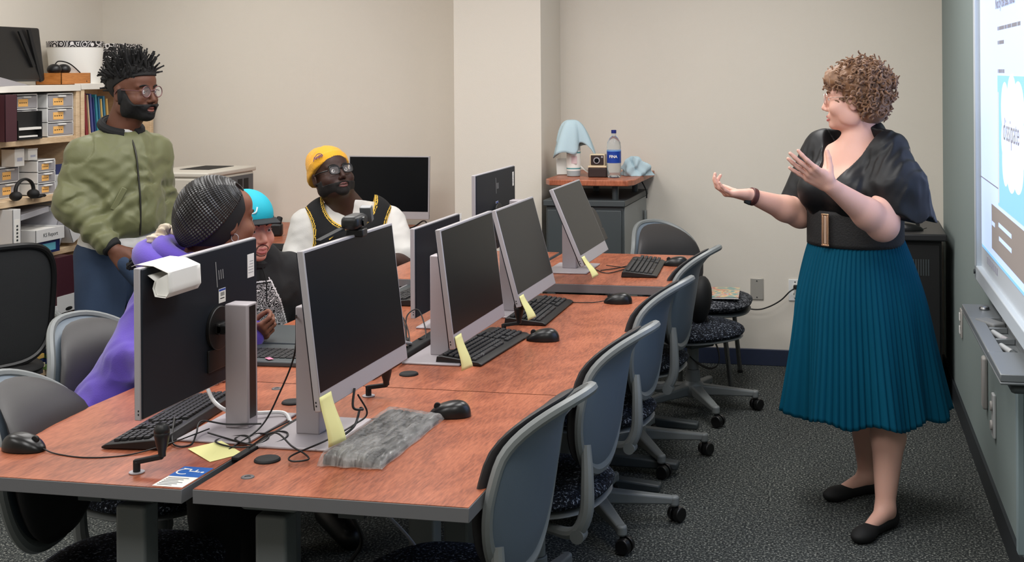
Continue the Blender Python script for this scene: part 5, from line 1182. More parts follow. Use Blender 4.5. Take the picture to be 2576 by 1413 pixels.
# shoes: slipper shells around the feet, open on top
ft = B.only('foot'); M_shoe = mat('black_flats', (10, 10, 11), .75)
for nm, A, T0 in (('near', AL, V3(-.058, 4.435, .028)), ('far', AR, V3(-.165, 4.84, .028))):
    q = Solid(); hl = A+(A-T0)*V3(.18, .18, 0)+V3(0, 0, -.052); q.cap(hl+V3(0, 0, .002), T0+V3(0, 0, -.004), .028, .022, .02); q.cap(hl, hl+V3(0, 0, .035), .028, .026, .02)
    dd = unit((T0-A)*V3(1, 1, 0)); q.ell(T0-dd*.005+V3(0, 0, -.006), (.052, .036, .022), basis(dd), .02)
    def top(P, A=A, T0=T0, dd=dd):
        s_ = (P-A) @ dd; lim = np.where(s_ < .02, .075+np.maximum(0, -s_-.01)*.35, .075-(s_-.02)*.50); lim = np.where(s_ > .088, 1, lim)
        s2 = np.clip((s_-.075)*60, 0, 1); return P[:, 2]-(np.clip(lim, .036, 1)+0*s2)
    o = solid_obj('shoe', q, M_shoe, T, .004, off=.003, clips=[top, lambda P: .003-P[:, 2]])
# watch band
wd = unit(RW-RE); m = MB(); c_ = Vector(RW-wd*.012-V3(T.location)); m.cyl(c_-Vector(wd)*.011, c_+Vector(wd)*.011, .0335, .0325, n=36)
o = m.build('wristwatch', mat('brown_leather', (84, 44, 40), .5), T, bevel=.003); MB().box(tuple(c_+Vector((-.012, -.025, -.012))), (.026, .012, .03), (0, .4, .3)).build('watch_case', M_blk, o, bevel=.004)
# curly hair
hs = Solid(); hs.ell(HD.w(-.028, 0, .048), (.102, .092, .084), HD.R, .03); hs.ell(HD.w(-.06, 0, -.015), (.068, .082, .085), HD.R, .03); hs.ell(HD.w(.045, 0, .072), (.058, .078, .045), HD.R, .03)
def hclip(P):
    Q = HD.loc(P); fz = np.minimum(.035-Q[:, 2], Q[:, 0]-.035); return np.minimum(fz, 1)
def hclip2(P):
    Q = HD.loc(P); return np.minimum(Q[:, 0]-.012, -.015-Q[:, 2])
M_hairw = mat('auburn_curls', (124, 88, 58), .55, var=.45, vscale=26, sheen=.2)
ho = solid_obj('hair', hs, M_hairw, T, .005, off=.004, clips=[hclip, hclip2], disp=lambda P: .007*smooth_noise(P, 130, 2))
rnd = random.Random(11); m = MB(); cnt = 0
while cnt < 720:
    u_ = V3(rnd.gauss(0, 1), rnd.gauss(0, 1), rnd.gauss(0, 1)); u_ = u_/np.linalg.norm(u_)
    a, b, c = u_
    if c < -.75: continue
    p_ = (-.028+a*.104, b*.093, .046+c*.086) if c > -.1 else (-.046+a*.082, b*.096, .038+c*.125)
    if p_[0] > .03 and p_[2] < .045: continue
    if p_[0] > -.014 and p_[2] < -.012: continue
    if p_[2] < -.095: continue
    p = HD.w(*p_); nd = HD.R @ V3(a, b, c)
    dr = Vector(nd*.25+V3(rnd.uniform(-1, 1), rnd.uniform(-1, 1), rnd.uniform(-.9, .5))*.8)+Vector(HD.R[:, 0])*(.5 if p_[0] > 0 else -.2)
    pts = helix(Vector(p-V3(T.location)), dr, rnd.uniform(.006, .012), rnd.uniform(.022, .045), rnd.uniform(1., 2.1), rnd.uniform(0, 6), 13)
    m.tube(pts, [.0022+.0022*math.sin(math.pi*i/13) for i in range(14)], 5); cnt += 1
m.build('curls', M_hairw, ho)
# ================================================================ standing person in the olive jacket
T = thing('person', 'standing person with spiky black hair and round glasses in an olive bomber jacket', 'person', (-3.2, 4.9, 0))
f = unit((.86, -.51, 0)); l = V3(-f[1], f[0], 0); z_ = V3(0, 0, 1); C0 = V3(-3.20, 4.90, 0); RB = np.stack([f, l, z_], 1)
w = lambda a, b, z: C0+f*a+l*b+z_*z
B = Solid(); HD = Head((-3.142, 4.90, 1.556), (.98, -.20, -.02), sc=1.04); HD.add(B, nose=1.0)
B.cap(HD.w(-.035, 0, -.06), w(-.03, 0, 1.37), .055, .062, .03, tag='neck'); B.cap(HD.w(.01, 0, -.10), w(0, 0, 1.37), .04, .055, .03, tag='neck')
B.ell(w(0, 0, 1.22), (.10, .15, .125), RB, .05, tag='torso'); B.ell(w(0, 0, 1.05), (.105, .155, .14), RB, .05, tag='torso'); B.ell(w(-.01, 0, .90), (.11, .16, .12), RB, .05, tag='torso')
RS = w(-.03, -.155, 1.29); LS = w(-.01, .155, 1.29)
RE = V3(-3.325, 4.72, 1.09); RW = V3(-3.11, 4.70, .90); LE = w(-.03, .2, 1.05); LW = w(.06, .18, .88)
arm(B, RS, RE, RW, (.055, .046, .042, .028)); arm(B, LS, LE, LW, (.055, .046, .042, .028))
hand(B, RW, (.75, -.05, -.65), (-.2, .9, -.1), (.6, 0, .7), curl=(.35, .4, .45, .5), sc=1.0, thumb=(.7, .5, .2))
HRl = w(-.01, -.09, .88); HLl = w(-.01, .09, .88)
KRl = w(.03, -.12, .47); KLl = w(.05, .12, .47)
for H_, K, q in ((HRl, KRl, -1), (HLl, KLl, 1)):
    A = w(-.02, q*.13, .09); B.cap(H_, K, .085, .06, .03, tag='leg'); B.cap(K, A, .058, .04, .02, tag='leg'); B.cap(A, A+f*.16+V3(0, 0, -.055), .04, .032, .02, tag='foot'); B.cap(A, A+V3(0, 0, -.05)-f*.03, .04, .035, .02, tag='foot')
solid_obj('body', B, skin('brown_skin', (104, 66, 50)), T, .004)
HD.eyes(T, (40, 26, 20), mat('brow_black', (16, 13, 12), .9), .0035); HD.lips(T, mat('lips_brown', (126, 72, 64), .5))
HD.glasses(T, mat('bronze_frame', (120, 84, 84), .35, metal=.3), r=.0225, th=.0022)
M_hairb = mat('black_hair', (13, 11, 11), .8)
hd = B.only('head')
def beard(P):
    Q = HD.loc(P); low = Q[:, 2]-(-.040-.0*Q[:, 0]); side = np.where(Q[:, 0] > .066, Q[:, 2]+.052, Q[:, 2]+.052-1.1*np.maximum(0, .066-Q[:, 0])); side = np.where(Q[:, 0] < .022, Q[:, 2]-.012, side)
    back = .004-Q[:, 0]; mouth = .021-np.sqrt(((Q[:, 1])/1.15)**2+((Q[:, 2]+.0725)*1.75)**2+np.where(Q[:, 0] < .06, 1, 0)); return np.maximum(np.maximum(side, back-.0), mouth)
solid_obj('beard', hd, M_hairb, T, .004, off=.009, clips=[beard], disp=lambda P: .0012*smooth_noise(P, 400, 1))
def fade(P):
    Q = HD.loc(P); s_ = np.where(Q[:, 0] > .03, .058-Q[:, 2]+(Q[:, 0]-.03)*.15, np.where(Q[:, 0] > -.035, .02-Q[:, 2]+(Q[:, 0]+.03)*.6, -.085-Q[:, 2])); return s_
ho = solid_obj('hair', hd, M_hairb, T, .004, off=.004, clips=[fade], disp=lambda P: .006*np.clip((HD.loc(P)[:, 2]-.05)*30, 0, 1)*(1+smooth_noise(P, 260, 2)*.6))
rnd = random.Random(4); m = MB(); n_ = 0
while n_ < 230:
    u_ = unit((rnd.gauss(0, 1), rnd.gauss(0, 1), rnd.gauss(.6, .8)))
    if u_[2] < .18 and not (u_[0] < -.45 and u_[2] > -.45): continue
    if u_[0] > .93: continue
    p = (-.018+u_[0]*.095, u_[1]*.074, .038+u_[2]*.082); L_ = rnd.uniform(.035, .072)*(1.1 if u_[2] > .5 else .95)
    dl = V3(u_[0]*.55-.18+rnd.uniform(-.3, .3), u_[1]*.5+rnd.uniform(-.3, .3), .95*max(.1, u_[2])+.25 if u_[2] > 0 else .1); dl = unit(dl)
    if u_[0] < -.5 and u_[2] < .5: dl = unit((-1, rnd.uniform(-.3, .3), rnd.uniform(-.2, .6))); L_ *= .85
    b = unit((rnd.uniform(-1, 1), rnd.uniform(-1, 1), rnd.uniform(-.5, .6)))
    P = [V3(p)+dl*L_*t+b*.018*t*t*rnd.uniform(.4, 1.2) for t in (0, .3, .6, 1)]
    pts = spline([HD.w(*q)-V3(T.location) for q in P], 4)
    m.tube(pts, [.0080*(1-.6*i/(len(pts)-1))*(1+.15*math.sin(i*2.2)) for i in range(len(pts))], 6); n_ += 1
for i in range(46):
    a = -1.35+2.7*i/45; p = (-.018+.097*math.cos(a), .077*math.sin(a), .062+rnd.uniform(-.006, .012)); L_ = rnd.uniform(.02, .034)
    pts = spline([HD.w(p[0]+k*(.004+.006*math.cos(a)), p[1]+k*.006*math.sin(a)+rnd.uniform(-.004, .004), p[2]+L_*k)-V3(T.location) for k in (0, .5, 1)], 4)
    m.tube(pts, [.0085*(1-.5*j/(len(pts)-1)) for j in range(len(pts))], 6)
m.build('hair_twists', M_hairb, ho)
# tee, jacket, collar
tee = Solid(); tee.p = list(B.only('torso').p); tee.cap(w(0, 0, 1.33), w(.005, 0, 1.39), .060, .058, .03); tee.ell(w(-.0, 0, .90), (.125, .178, .08), RB, .05)
solid_obj('white_tee', tee, mat('white_cotton', (216, 214, 210), .9, bump=.3, bscale=300), T, .006, off=.006, clips=[half(w(0, 0, 1.395), (.0, 0, 1)), half(w(0, 0, .845), (0, 0, -1))], disp=lambda P: .003*smooth_noise(P, 45, 5))
jk = Solid()
jk.ell(w(0, 0, 1.225), (.135, .175, .155), RB, .05); jk.ell(w(.01, 0, 1.07), (.15, .165, .16), RB, .06); jk.ell(w(.01, 0, .99), (.14, .16, .09), RB, .05)
jk.cap(w(-.01, -.04, 1.345), w(-.03, -.15, 1.285), .055, .062, .04); jk.cap(w(-.01, .04, 1.345), w(-.01, .15, 1.285), .055, .062, .04); jk.cap(w(.03, -.03, 1.335), w(.03, .03, 1.335), .055, .055, .04)
jk.cap(RS+V3(0, 0, -.01), RE, .066, .066, .07); jk.cap(RE, RE+(RW-RE)*.80, .066, .052, .03); jk.cap(LS+V3(0, 0, -.01), LE, .066, .062, .06); jk.cap(LE, LE+(LW-LE)*.8, .062, .05, .03)
def arm_folds(P):
    tE = np.linalg.norm(P-(RE+V3(.03, 0, -.02)), axis=1); t = (P-RS) @ unit(RE-RS)
    a = np.exp(-(tE/.14)**2); v = .008*np.sin(tE*95+2*smooth_noise(P, 25, 4))*a
    u = (P-RE) @ unit(RW-RE); v2 = .005*np.sin(u*120+3*smooth_noise(P, 22, 9))*np.exp(-((u-.16)/.08)**2)*(P[:, 0] < -3.05)
    Q = (P-C0) @ RB; seam = -.006*np.exp(-((np.linalg.norm(P-RS, axis=1)-.085)/.006)**2)*(Q[:, 1] < -.08)
    return v+v2+.005*folds(P*V3(1, 1, .6), 19, 6)+.0035*folds(P, 37, 13)+.0025*smooth_noise(P, 55, 3)+seam
hem = lambda P: (.925+.03*np.sin(((P-C0) @ l)*9)+.05*np.clip(((P-C0) @ f), -.2, .2))-P[:, 2]
def jclip(P):
    Q = (P-C0) @ RB; nearR = np.linalg.norm(P-(RE+(RW-RE)*.6), axis=1) < .19; nl = np.linalg.norm(P-(LE+(LW-LE)*.6), axis=1) < .19
    return np.where(nearR & (Q[:, 1] < -.12), -1, hem(P))
def jneck(P):
    Q = (P-C0) @ RB; return .066-np.sqrt((Q[:, 0]-.0)**2*.8+Q[:, 1]**2)-np.clip(1.385-Q[:, 2], -1, 1)*1.2
M_olive = mat('olive_nylon', (106, 108, 72), .52, var=.06, vscale=6, bump=.2, bscale=300, sheen=.15)
jo = solid_obj('bomber_jacket', jk, M_olive, T, .005, clips=[jclip, jneck], disp=arm_folds)
pl = V3(T.location)
MB().tube(spline([w(.088, .0, 1.358)-pl, w(.128, .0, 1.29)-pl, w(.147, .0, 1.2)-pl, w(.163, .0, 1.1)-pl, w(.164, .0, 1.0)-pl, w(.158, .0, .945)-pl], 8), .004, 6).build('zipper', mat('zip_dark', (44, 42, 36), .4, metal=.3), jo)
def torusish(c, ax, R, r, n=40, flat=1.):
    A = Vector(ax).normalized(); a = A.orthogonal().normalized(); b = A.cross(a); c = Vector(c)
    return [c+(a*math.cos(t)+b*math.sin(t))*R for t in [2*math.pi*i/n for i in range(n)]]
# ribbed collar
P = []
for i in range(25):
    t = math.radians(18+324*i/24); P.append(w(.080*math.cos(t)-.004, .080*math.sin(t), 1.402-.030*math.cos(t))-pl)
m = MB()
for k in range(5):
    m.tube([Vector(p)*1+Vector((0, 0, -.018+.009*k))-Vector((w(.0, 0, 0)-C0).tolist()) for p in P], [.0045]*25, 6)
m.tube(P, .019, 10)
m.build('ribbed_collar', mat('black_rib', (18, 18, 20), .85, bump=.4, bscale=300), jo)
# cuff
cu = RE+(RW-RE)*.80; m = MB(); m.cyl(Vector(cu-pl), Vector(RW-unit(RW-RE)*.002-pl), .047, .040, n=32); m.build('cuff', mat('black_rib', (0, 0, 0)), jo, bevel=.006)
MB().beam(w(.13, -.105, 1.06)-pl, w(.145, -.06, 1.15)-pl, .006, .024).build('pocket_welt', M_olive, jo, bevel=.003)
# jeans
jn = Solid(); jn.ell(w(-.01, 0, .87), (.125, .18, .09), RB, .04)
for H_, K, q in ((HRl, KRl, -1), (HLl, KLl, 1)):
    A = w(-.02, q*.13, .09); jn.cap(H_+V3(0, 0, -.03), K, .112, .090, .03); jn.cap(K, A+V3(0, 0, .0), .090, .082, .03)
jn.cap(RW+V3(.05, .02, -.06), RW+V3(.10, .03, -.12), .045, .042, .03)
solid_obj('jeans', jn, mat('denim', (44, 62, 88), .85, var=.25, vscale=9, bump=.3, bscale=500), T, .007, clips=[half(w(0, 0, .93), (0, 0, 1)), half(w(0, 0, .05), (0, 0, -1))], disp=lambda P: .004*smooth_noise(P, 30, 7))
for q in (-1, 1):
    A = w(-.02, q*.13, .09); s = Solid(); s.cap(A+V3(0, 0, -.045)-f*.04, A+f*.17+V3(0, 0, -.05), .044, .040, .03); s.cap(A, A+V3(0, 0, -.04), .05, .05, .03)
    solid_obj('shoe', s, M_blk, T, .008, clips=[lambda P: .001-P[:, 2]])
# ================================================================ seated people
def sit_legs(B, hipc, f, l, knee_f=.44, knee_z=.50, w_=.09, foot_f=.0):
    for q in (-1, 1):
        H_ = V3(hipc)+l*q*w_; K = H_+f*knee_f+V3(0, 0, knee_z-H_[2])+l*q*.03; A = K+V3(0, 0, -K[2]+.09)+f*foot_f
        B.cap(H_, K, .085, .062, .03, tag='leg'); B.cap(K, A, .06, .04, .02, tag='leg'); B.cap(A, A+f*.15+V3(0, 0, -.05), .04, .032, .02, tag='foot')
def pants(T, B, m, h=.008):
    s = B.only('leg'); return solid_obj('trousers', s, m, T, h, off=.018, clips=[lambda P: .11-P[:, 2]], disp=lambda P: .004*smooth_noise(P, 30, 7))
def shoes(T, B, m): return solid_obj('shoes', B.only('foot'), m, T, .008, off=.012, clips=[lambda P: .002-P[:, 2]])
M_dark = mat('black_cotton', (17, 17, 19), .9, bump=.3, bscale=300)

# ---- person in the purple hoodie, braided hair, seen from behind
T = thing('person', 'seated person in purple hoodie with black braids and cream scrunchie, back turned', 'person', (-2.25, 3.5, 0))
pl = V3(T.location); f = unit((.6, .8, 0)); l = V3(-f[1], f[0], 0); z_ = V3(0, 0, 1); RB = np.stack([f, l, z_], 1); C0 = V3(-2.22, 3.38, 0)
w = lambda a, b, z: C0+f*a+l*b+z_*z
B = Solid(); HD = Head((-1.985, 3.56, 1.18), (.52, .85, -.05), sc=1.0, fat=1.05); HD.add(B)
nb = V3(-2.045, 3.53, 1.04); cc_ = V3(-2.06, 3.49, .91); B.cap(HD.w(-.03, 0, -.05), nb, .052, .06, .03, tag='neck')
B.ell(cc_, (.11, .175, .14), basis(f+V3(0, 0, -.2)), .05, tag='torso'); B.cap(cc_+V3(-.03, -.03, -.08), V3(-2.22, 3.38, .60), .12, .13, .05, tag='torso'); B.ell(V3(-2.25, 3.37, .56), (.14, .17, .11), RB, .05, tag='torso')
RS = cc_+V3(.125, -.08, .06); LS = cc_+V3(-.115, .07, .06); RE = V3(-2.05, 3.60, .79); RW = V3(-2.015, 3.76, .785); LE = V3(-2.155, 3.36, .785); LW = V3(-2.0, 3.27, .79)
arm(B, RS, RE, RW, (.055, .046, .042, .028)); arm(B, LS, LE, LW, (.052, .044, .040, .028))
hand(B, RW, (.85, -.1, .15), (0, .8, .6), (.1, -.3, .9), curl=(.8, .95, 1.0, 1.05), spread=.03, sc=.86, thumb=(.7, .2, .6))
hand(B, LW, (.9, .2, 0), (0, 0, -1), (-.2, .9, 0), curl=(.3, .3, .3, .3), sc=.95)
sit_legs(B, w(-.02, 0, .52), unit((.95, -.1, 0)), V3(0, 1, 0)*.9, .42, .53, .09)
SKB = skin('deep_brown_skin', (120, 76, 56)); solid_obj('body', B, SKB, T, .005); HD.eyes(T, (40, 26, 20), mat('brow_black', (0, 0, 0)), .003); HD.lips(T, mat('lips_brown', (0, 0, 0)))
M_purple = mat('purple_fleece', (92, 68, 176), .9, var=.05, vscale=8, bump=.35, bscale=260, sheen=.3)
hz = Solid(); hz.p = list(B.only('torso').p)
hz.cap(RS, RE, .062, .060, .05); hz.cap(RE, RE+(RW-RE)*.9, .062, .05, .03); hz.cap(LS, LE, .062, .058, .05); hz.cap(LE, LE+(LW-LE)*.85, .06, .047, .03)
hz.cap(cc_+V3(.09, -.05, .10), cc_+V3(-.09, .05, .10), .05, .05, .05)
ho = solid_obj('hoodie', hz, M_purple, T, .005, off=.016, clips=[half(w(0, 0, .5), (0, 0, -1)), lambda P: .068-np.linalg.norm((P-nb-V3(.02, .01, .06)), axis=1)],
     disp=lambda P: .007*folds(P, 20, 3)+.004*smooth_noise(P, 45, 5)+.007*np.sin(np.linalg.norm(P-RE, axis=1)*110+2*smooth_noise(P, 25, 1))*np.exp(-(np.linalg.norm(P-RE-V3(.04, .05, 0), axis=1)/.13)**2))
P = [nb+V3(.10*math.cos(a)-.005, .105*math.sin(a), .02-.045*math.cos(a-.3))-pl for a in np.linspace(.9, 5.9, 22)]
hd_ = MB().tube(P, [.018+.016*math.sin(math.pi*i/21) for i in range(22)], 12).build('hood', M_purple, ho)
P = [nb+V3(.125*math.cos(a)-.03, .13*math.sin(a), -.01-.05*math.cos(a-.3))-pl for a in np.linspace(1.2, 5.4, 22)]
MB().tube(P, [.014+.03*math.sin(math.pi*i/21) for i in range(22)], 12).build('hood_fold', M_purple, ho)
pants(T, B, M_dark); shoes(T, B, M_blk)
m = MB(); 
for p_ in [p for p in B.p if p[8] == 'leg' and p[2][2] < .12]: m.cyl(Vector(p_[2]-pl+V3(0, 0, .02)), Vector(p_[2]-pl+V3(0, 0, .16)), .052, .05, n=24)
m.build('socks', mat('grey_sock', (176, 168, 164), .9, bump=.5, bscale=200), T)
cap_ = Solid(); cap_.ell(HD.w(-.03, 0, .03), (.108, .094, .100), HD.R, .03); cap_.ell(HD.w(-.05, 0, -.02), (.085, .090, .085), HD.R, .04)
def hl(P):
    Q = HD.loc(P); return np.where(Q[:, 0] > .01, -.03+(Q[:, 0]-.01)*1.6-Q[:, 2], -.075-Q[:, 2])
hr = solid_obj('hair', cap_, M_hairb, T, .006, off=-.002, clips=[hl])
G = V3(-.11, .065, -.07); m = MB(); Cc = V3(-.03, 0, .02)
g0 = unit(G-Cc); e1 = unit(np.cross(g0, (0, 0, 1))); e2 = np.cross(g0, e1); O_ = HD.w(*Cc)
for i in range(84):
    ph = 2*math.pi*i/84; th = np.arange(.22, 2.95, .1)
    Vd = np.cos(th)[:, None]*g0+np.sin(th)[:, None]*(math.cos(ph)*e1+math.sin(ph)*e2); Wd = Vd @ HD.R.T
    lo_ = np.full(len(th), .03); hi_ = np.full(len(th), .2)
    for _ in range(16):
        mi = (lo_+hi_)/2; ins_ = cap_.ev(O_+Wd*mi[:, None], False) < 0; lo_ = np.where(ins_, mi, lo_); hi_ = np.where(ins_, hi_, mi)
    Pw = O_+Wd*(lo_[:, None]+.001); ok = hl(Pw) < 0; n_ = int(np.argmin(ok)) if not ok.all() else len(ok)
    if n_ < 3: continue
    pts = spline([Vector(q-pl) for q in Pw[:n_]], 4)
    m.tube(pts, [.0060*(1+.2*math.sin(k*1.9)) for k in range(len(pts))], 7)
m.build('braids', mat('braid_black', (26, 24, 24), .38), hr)
bp = V3(-2.165, 3.52, 1.105)
m = MB(); rnd = random.Random(8)
for i in range(26):
    a = i/26*6.28; P = [bp-pl+V3(.012*math.cos(a), .02*math.sin(a), .01), bp-pl+V3(-.03+.02*math.cos(a), .03*math.sin(a), -.01+.02*math.sin(a)), bp-pl+V3(-.065+.025*math.cos(a), .03*math.sin(a)+rnd.uniform(-.01, .01), -.035+.02*math.sin(a)), bp-pl+V3(-.10+.01*rnd.random(), .03*math.sin(a), -.07+rnd.uniform(-.01, .01))]
    pts = spline(P, 5); m.tube(pts, [.007*(1+.25*math.sin(k*2.)) for k in range(len(pts))], 6)
m.build('ponytail', M_hairb, hr)
sc_ = Solid(); 
for i in range(12):
    a = i/12*6.28; sc_.ell(bp+V3(.012, .036*math.cos(a), .034*math.sin(a))+V3(.01*math.sin(a*3), 0, 0), (.018, .018, .017), k=.010)
for i in range(7): sc_.ell(bp+V3(.02-.02*(i % 2), .055*math.cos(i*.9), .052*math.sin(i*.9)), (.017, .02, .014), k=.012)
solid_obj('scrunchie', sc_, mat('cream_satin', (206, 190, 168), .5, sheen=.2), T, .004, disp=lambda P: .003*np.sin(np.arctan2(P[:, 2]-bp[2], P[:, 1]-bp[1])*24))
MB().tube([V3(HD.w(.0, -.086, -.05)-pl)+V3(.012*math.cos(a), 0, .012*math.sin(a)) for a in np.linspace(0, 6.28, 20)], .0012, 5, closed=False).build('hoop_earring', M_silver, T)

# ---- person in the teal cap and black hoodie
T = thing('person', 'seated person in a teal cap and a black hoodie with white paisley print', 'person', (-2.3, 4.25, 0))
pl = V3(T.location); f = unit((.80, -.60, 0)); l = V3(-f[1], f[0], 0); RB = np.stack([f, l, z_], 1); C0 = V3(-2.30, 4.28, 0)
w = lambda a, b, z: C0+f*a+l*b+z_*z
B = Solid(); HD = Head((-2.243, 4.22, 1.065), (.86, -.51, -.02), sc=.98); HD.add(B)
nb = w(.0, 0, .93); B.cap(HD.w(-.03, 0, -.05), nb, .052, .06, .03, tag='neck')
B.ell(w(0, 0, .80), (.12, .19, .14), RB, .05, tag='torso'); B.ell(w(.0, 0, .62), (.14, .17, .16), RB, .05, tag='torso'); B.ell(w(-.02, 0, .52), (.14, .18, .1), RB, .05, tag='torso')
RS = w(0, -.18, .87); LS = w(0, .18, .87); RE = w(.08, -.26, .63); LE = w(.06, .25, .63); RW = w(.28, -.12, .60); LW = w(.28, .10, .60)
arm(B, RS, RE, RW); arm(B, LS, LE, LW); hand(B, RW, f, (0, 0, -1), l, sc=.95); hand(B, LW, f, (0, 0, -1), -l, sc=.95); sit_legs(B, w(0, 0, .50), f, l, .42, .5)
solid_obj('body', B, skin('tan_skin', (206, 146, 128)), T, .0045); HD.eyes(T, (50, 34, 26), mat('brow_black', (0, 0, 0)), .0035); HD.lips(T, mat('lips_rose', (176, 100, 96), .5))
hp = Solid(); hp.p = list(B.only('torso').p); hp.cap(RS, RE, .065, .06, .04); hp.cap(RE, RE+(RW-RE)*.9, .06, .046, .03); hp.cap(LS, LE, .065, .06, .04); hp.cap(LE, LE+(LW-LE)*.9, .06, .046, .03); hp.cap(w(-.0, -.07, .93), w(-.0, .07, .93), .06, .06, .04)
mm = bpy.data.materials.new('paisley_print'); mm.use_nodes = True; nt = mm.node_tree; tc = nt.nodes.new('ShaderNodeTexCoord'); n1 = nt.nodes.new('ShaderNodeTexNoise'); n1.inputs['Scale'].default_value = 26; n1.inputs['Detail'].default_value = 0; n1.inputs['Distortion'].default_value = 2.5; nt.links.new(tc.outputs['Object'], n1.inputs['Vector'])
mu = nt.nodes.new('ShaderNodeMath'); mu.operation = 'MULTIPLY'; mu.inputs[1].default_value = 42; si = nt.nodes.new('ShaderNodeMath'); si.operation = 'SINE'; nt.links.new(n1.outputs[0], mu.inputs[0]); nt.links.new(mu.outputs[0], si.inputs[0]); r = ramp(nt, si.outputs[0], [(.50, (18, 18, 20)), (.62, (222, 220, 222))]); nt.links.new(r.outputs[0], nt.nodes['Principled BSDF'].inputs['Base Color']); nt.nodes['Principled BSDF'].inputs['Roughness'].default_value = .9
M_pais = mm; M_wprint = mat('white_print', (222, 220, 222), .9)
def chest(P):
    Q = (P-C0) @ RB; y, z = Q[:, 1]-.0, Q[:, 2]
    hw = .055+np.clip(.88-z, 0, .2)*.42; ins = (Q[:, 0] > .02) & (z < .885) & (z > .67) & (np.abs(y) < hw)
    edge = ins & ((np.abs(y) > hw-.006) | (np.abs(z-.872) < .003)); return np.where(edge, 2, np.where(ins & (z < .865), 1, 0))
solid_obj('hoodie', hp, [M_dark, M_pais, M_wprint], T, .005, off=.014, clips=[half(w(0, 0, .48), (0, 0, -1)), lambda P: .062-np.linalg.norm((P-nb-V3(.02, -.01, .08)), axis=1)], disp=lambda P: .004*folds(P, 18, 2)+.003*smooth_noise(P, 40, 1), matfn=chest)
for q in (-1, 1): MB().tube(spline([w(.10, q*.03, .92)-pl, w(.135, q*.028, .87)-pl, w(.15, q*.022, .80)-pl], 5), .0025, 6).build('drawstring', M_dark, T)
MB().tube([nb+V3(.08*math.cos(a), .085*math.sin(a), .022-.03*math.cos(a))-pl for a in np.linspace(0, 6.28, 24)], .022, 10, closed=False).build('hood', M_dark, T)
pants(T, B, M_dark); shoes(T, B, M_blk)
hd = B.only('head')
def hfade(P): Q = HD.loc(P); return np.maximum(np.where(Q[:, 0] > -.02, -.005+.55*(Q[:, 0]+.02)-Q[:, 2], -.06-Q[:, 2]), Q[:, 0]-.062)
solid_obj('hair', hd, M_hairb, T, .004, off=.005, clips=[hfade])
def must(P): Q = HD.loc(P); a = np.sqrt((Q[:, 1]/1.)**2+((Q[:, 2]+.0725)*1.3)**2); return np.maximum(np.maximum(np.abs(a-.0265)-.0035, .07-Q[:, 0]), -.105-Q[:, 2])
solid_obj('goatee', hd, mat('thin_stubble', (92, 62, 54), .9), T, .003, off=.0012, clips=[must])
cp = Solid(); cp.ell(HD.w(-.012, 0, .052), (.106, .086, .090), HD.R, .02); M_teal = mat('teal_cap', (10, 166, 186), .7, bump=.2, bscale=300)
co = solid_obj('cap_crown', cp, M_teal, T, .004, off=.002, clips=[lambda P: .036-HD.loc(P)[:, 2]])
def brimf(u, v):
    a = (u-.5)*2; y = a*.082; x = .052+.03*(1-a*a)+.072*v*(1-a**4*.6); return tuple(HD.w(x, y*(1-.08*v), .046-.10*abs(y)**1.3*2-.012*v)-pl)
MB().grid(brimf, 31, 9).build('cap_brim', mat('cap_brim_black', (22, 26, 30), .8), co, solid=.004)
m = MB()
for k in range(3): m.tube(spline([HD.w(.088-.010*k, -.018-.012*k, .088-.012*k)-pl, HD.w(.093-.010*k, -.028-.012*k, .070-.003*k)-pl, HD.w(.080-.010*k, -.042-.010*k, .064+.006*k)-pl], 5), .003, 6)
m.build('cap_emblem', mat('emblem_pale', (200, 222, 224), .6), co)

# ---- person in the yellow beanie and the black and gold jersey
T = thing('person', 'seated person in a yellow beanie and black jersey over a white shirt, looking up', 'person', (-2.5, 5.72, 0))
pl = V3(T.location); f = unit((.42, -.90, 0)); l = V3(-f[1], f[0], 0); RB = np.stack([f, l, z_], 1); C0 = V3(-2.50, 5.70, 0)
w = lambda a, b, z: C0+f*a+l*b+z_*z
B = Solid(); HD = Head((-2.545, 5.60, 1.142), (.74, -.60, .34), (-.25, .1, 1), sc=1.03, fat=1.14); HD.add(B, jaw=1.15)
nb = w(.0, 0, .965); B.cap(HD.w(-.03, 0, -.04), nb, .066, .08, .03, tag='neck'); B.cap(HD.w(.02, 0, -.08), nb+f*.03, .055, .065, .03, tag='neck')
B.ell(w(0, 0, .82), (.15, .205, .15), RB, .06, tag='torso'); B.ell(w(.02, 0, .64), (.18, .22, .18), RB, .06, tag='torso'); B.ell(w(0, 0, .54), (.17, .22, .12), RB, .06, tag='torso')
RS = w(0, -.19, .895); LS = w(0, .185, .895); RE = w(.03, -.25, .66); LE = w(.12, .26, .70); RW = w(.30, -.16, .72); LW = w(.33, .12, .76)
arm(B, RS, RE, RW, (.075, .06, .052, .032), tag='arm'); arm(B, LS, LE, LW, (.075, .06, .052, .032), tag='arm'); hand(B, RW, f, (0, 0, -1), l); hand(B, LW, f, (0, 0, -1), -l); sit_legs(B, w(0, 0, .52), f, l, .42, .52, .11)
SKD = skin('dark_skin', (62, 40, 34)); solid_obj('body', B, SKD, T, .0045); HD.eyes(T, (30, 20, 16), mat('brow_black', (0, 0, 0)), .0035); HD.lips(T, mat('lips_dark', (104, 62, 60), .5))
HD.glasses(T, M_blk, r=.024, rz=.019, th=.0032, sq=3.2)
hd = B.only('head')
def beard2(P):
    Q = HD.loc(P); side = np.where(Q[:, 0] > .045, Q[:, 2]+.056, Q[:, 2]+.03); mouth = .022-np.sqrt(((Q[:, 1])/1.15)**2+((Q[:, 2]+.0725)*1.75)**2+np.where(Q[:, 0] < .06, 1, 0)); return np.maximum(np.maximum(side, .004-Q[:, 0]), mouth)
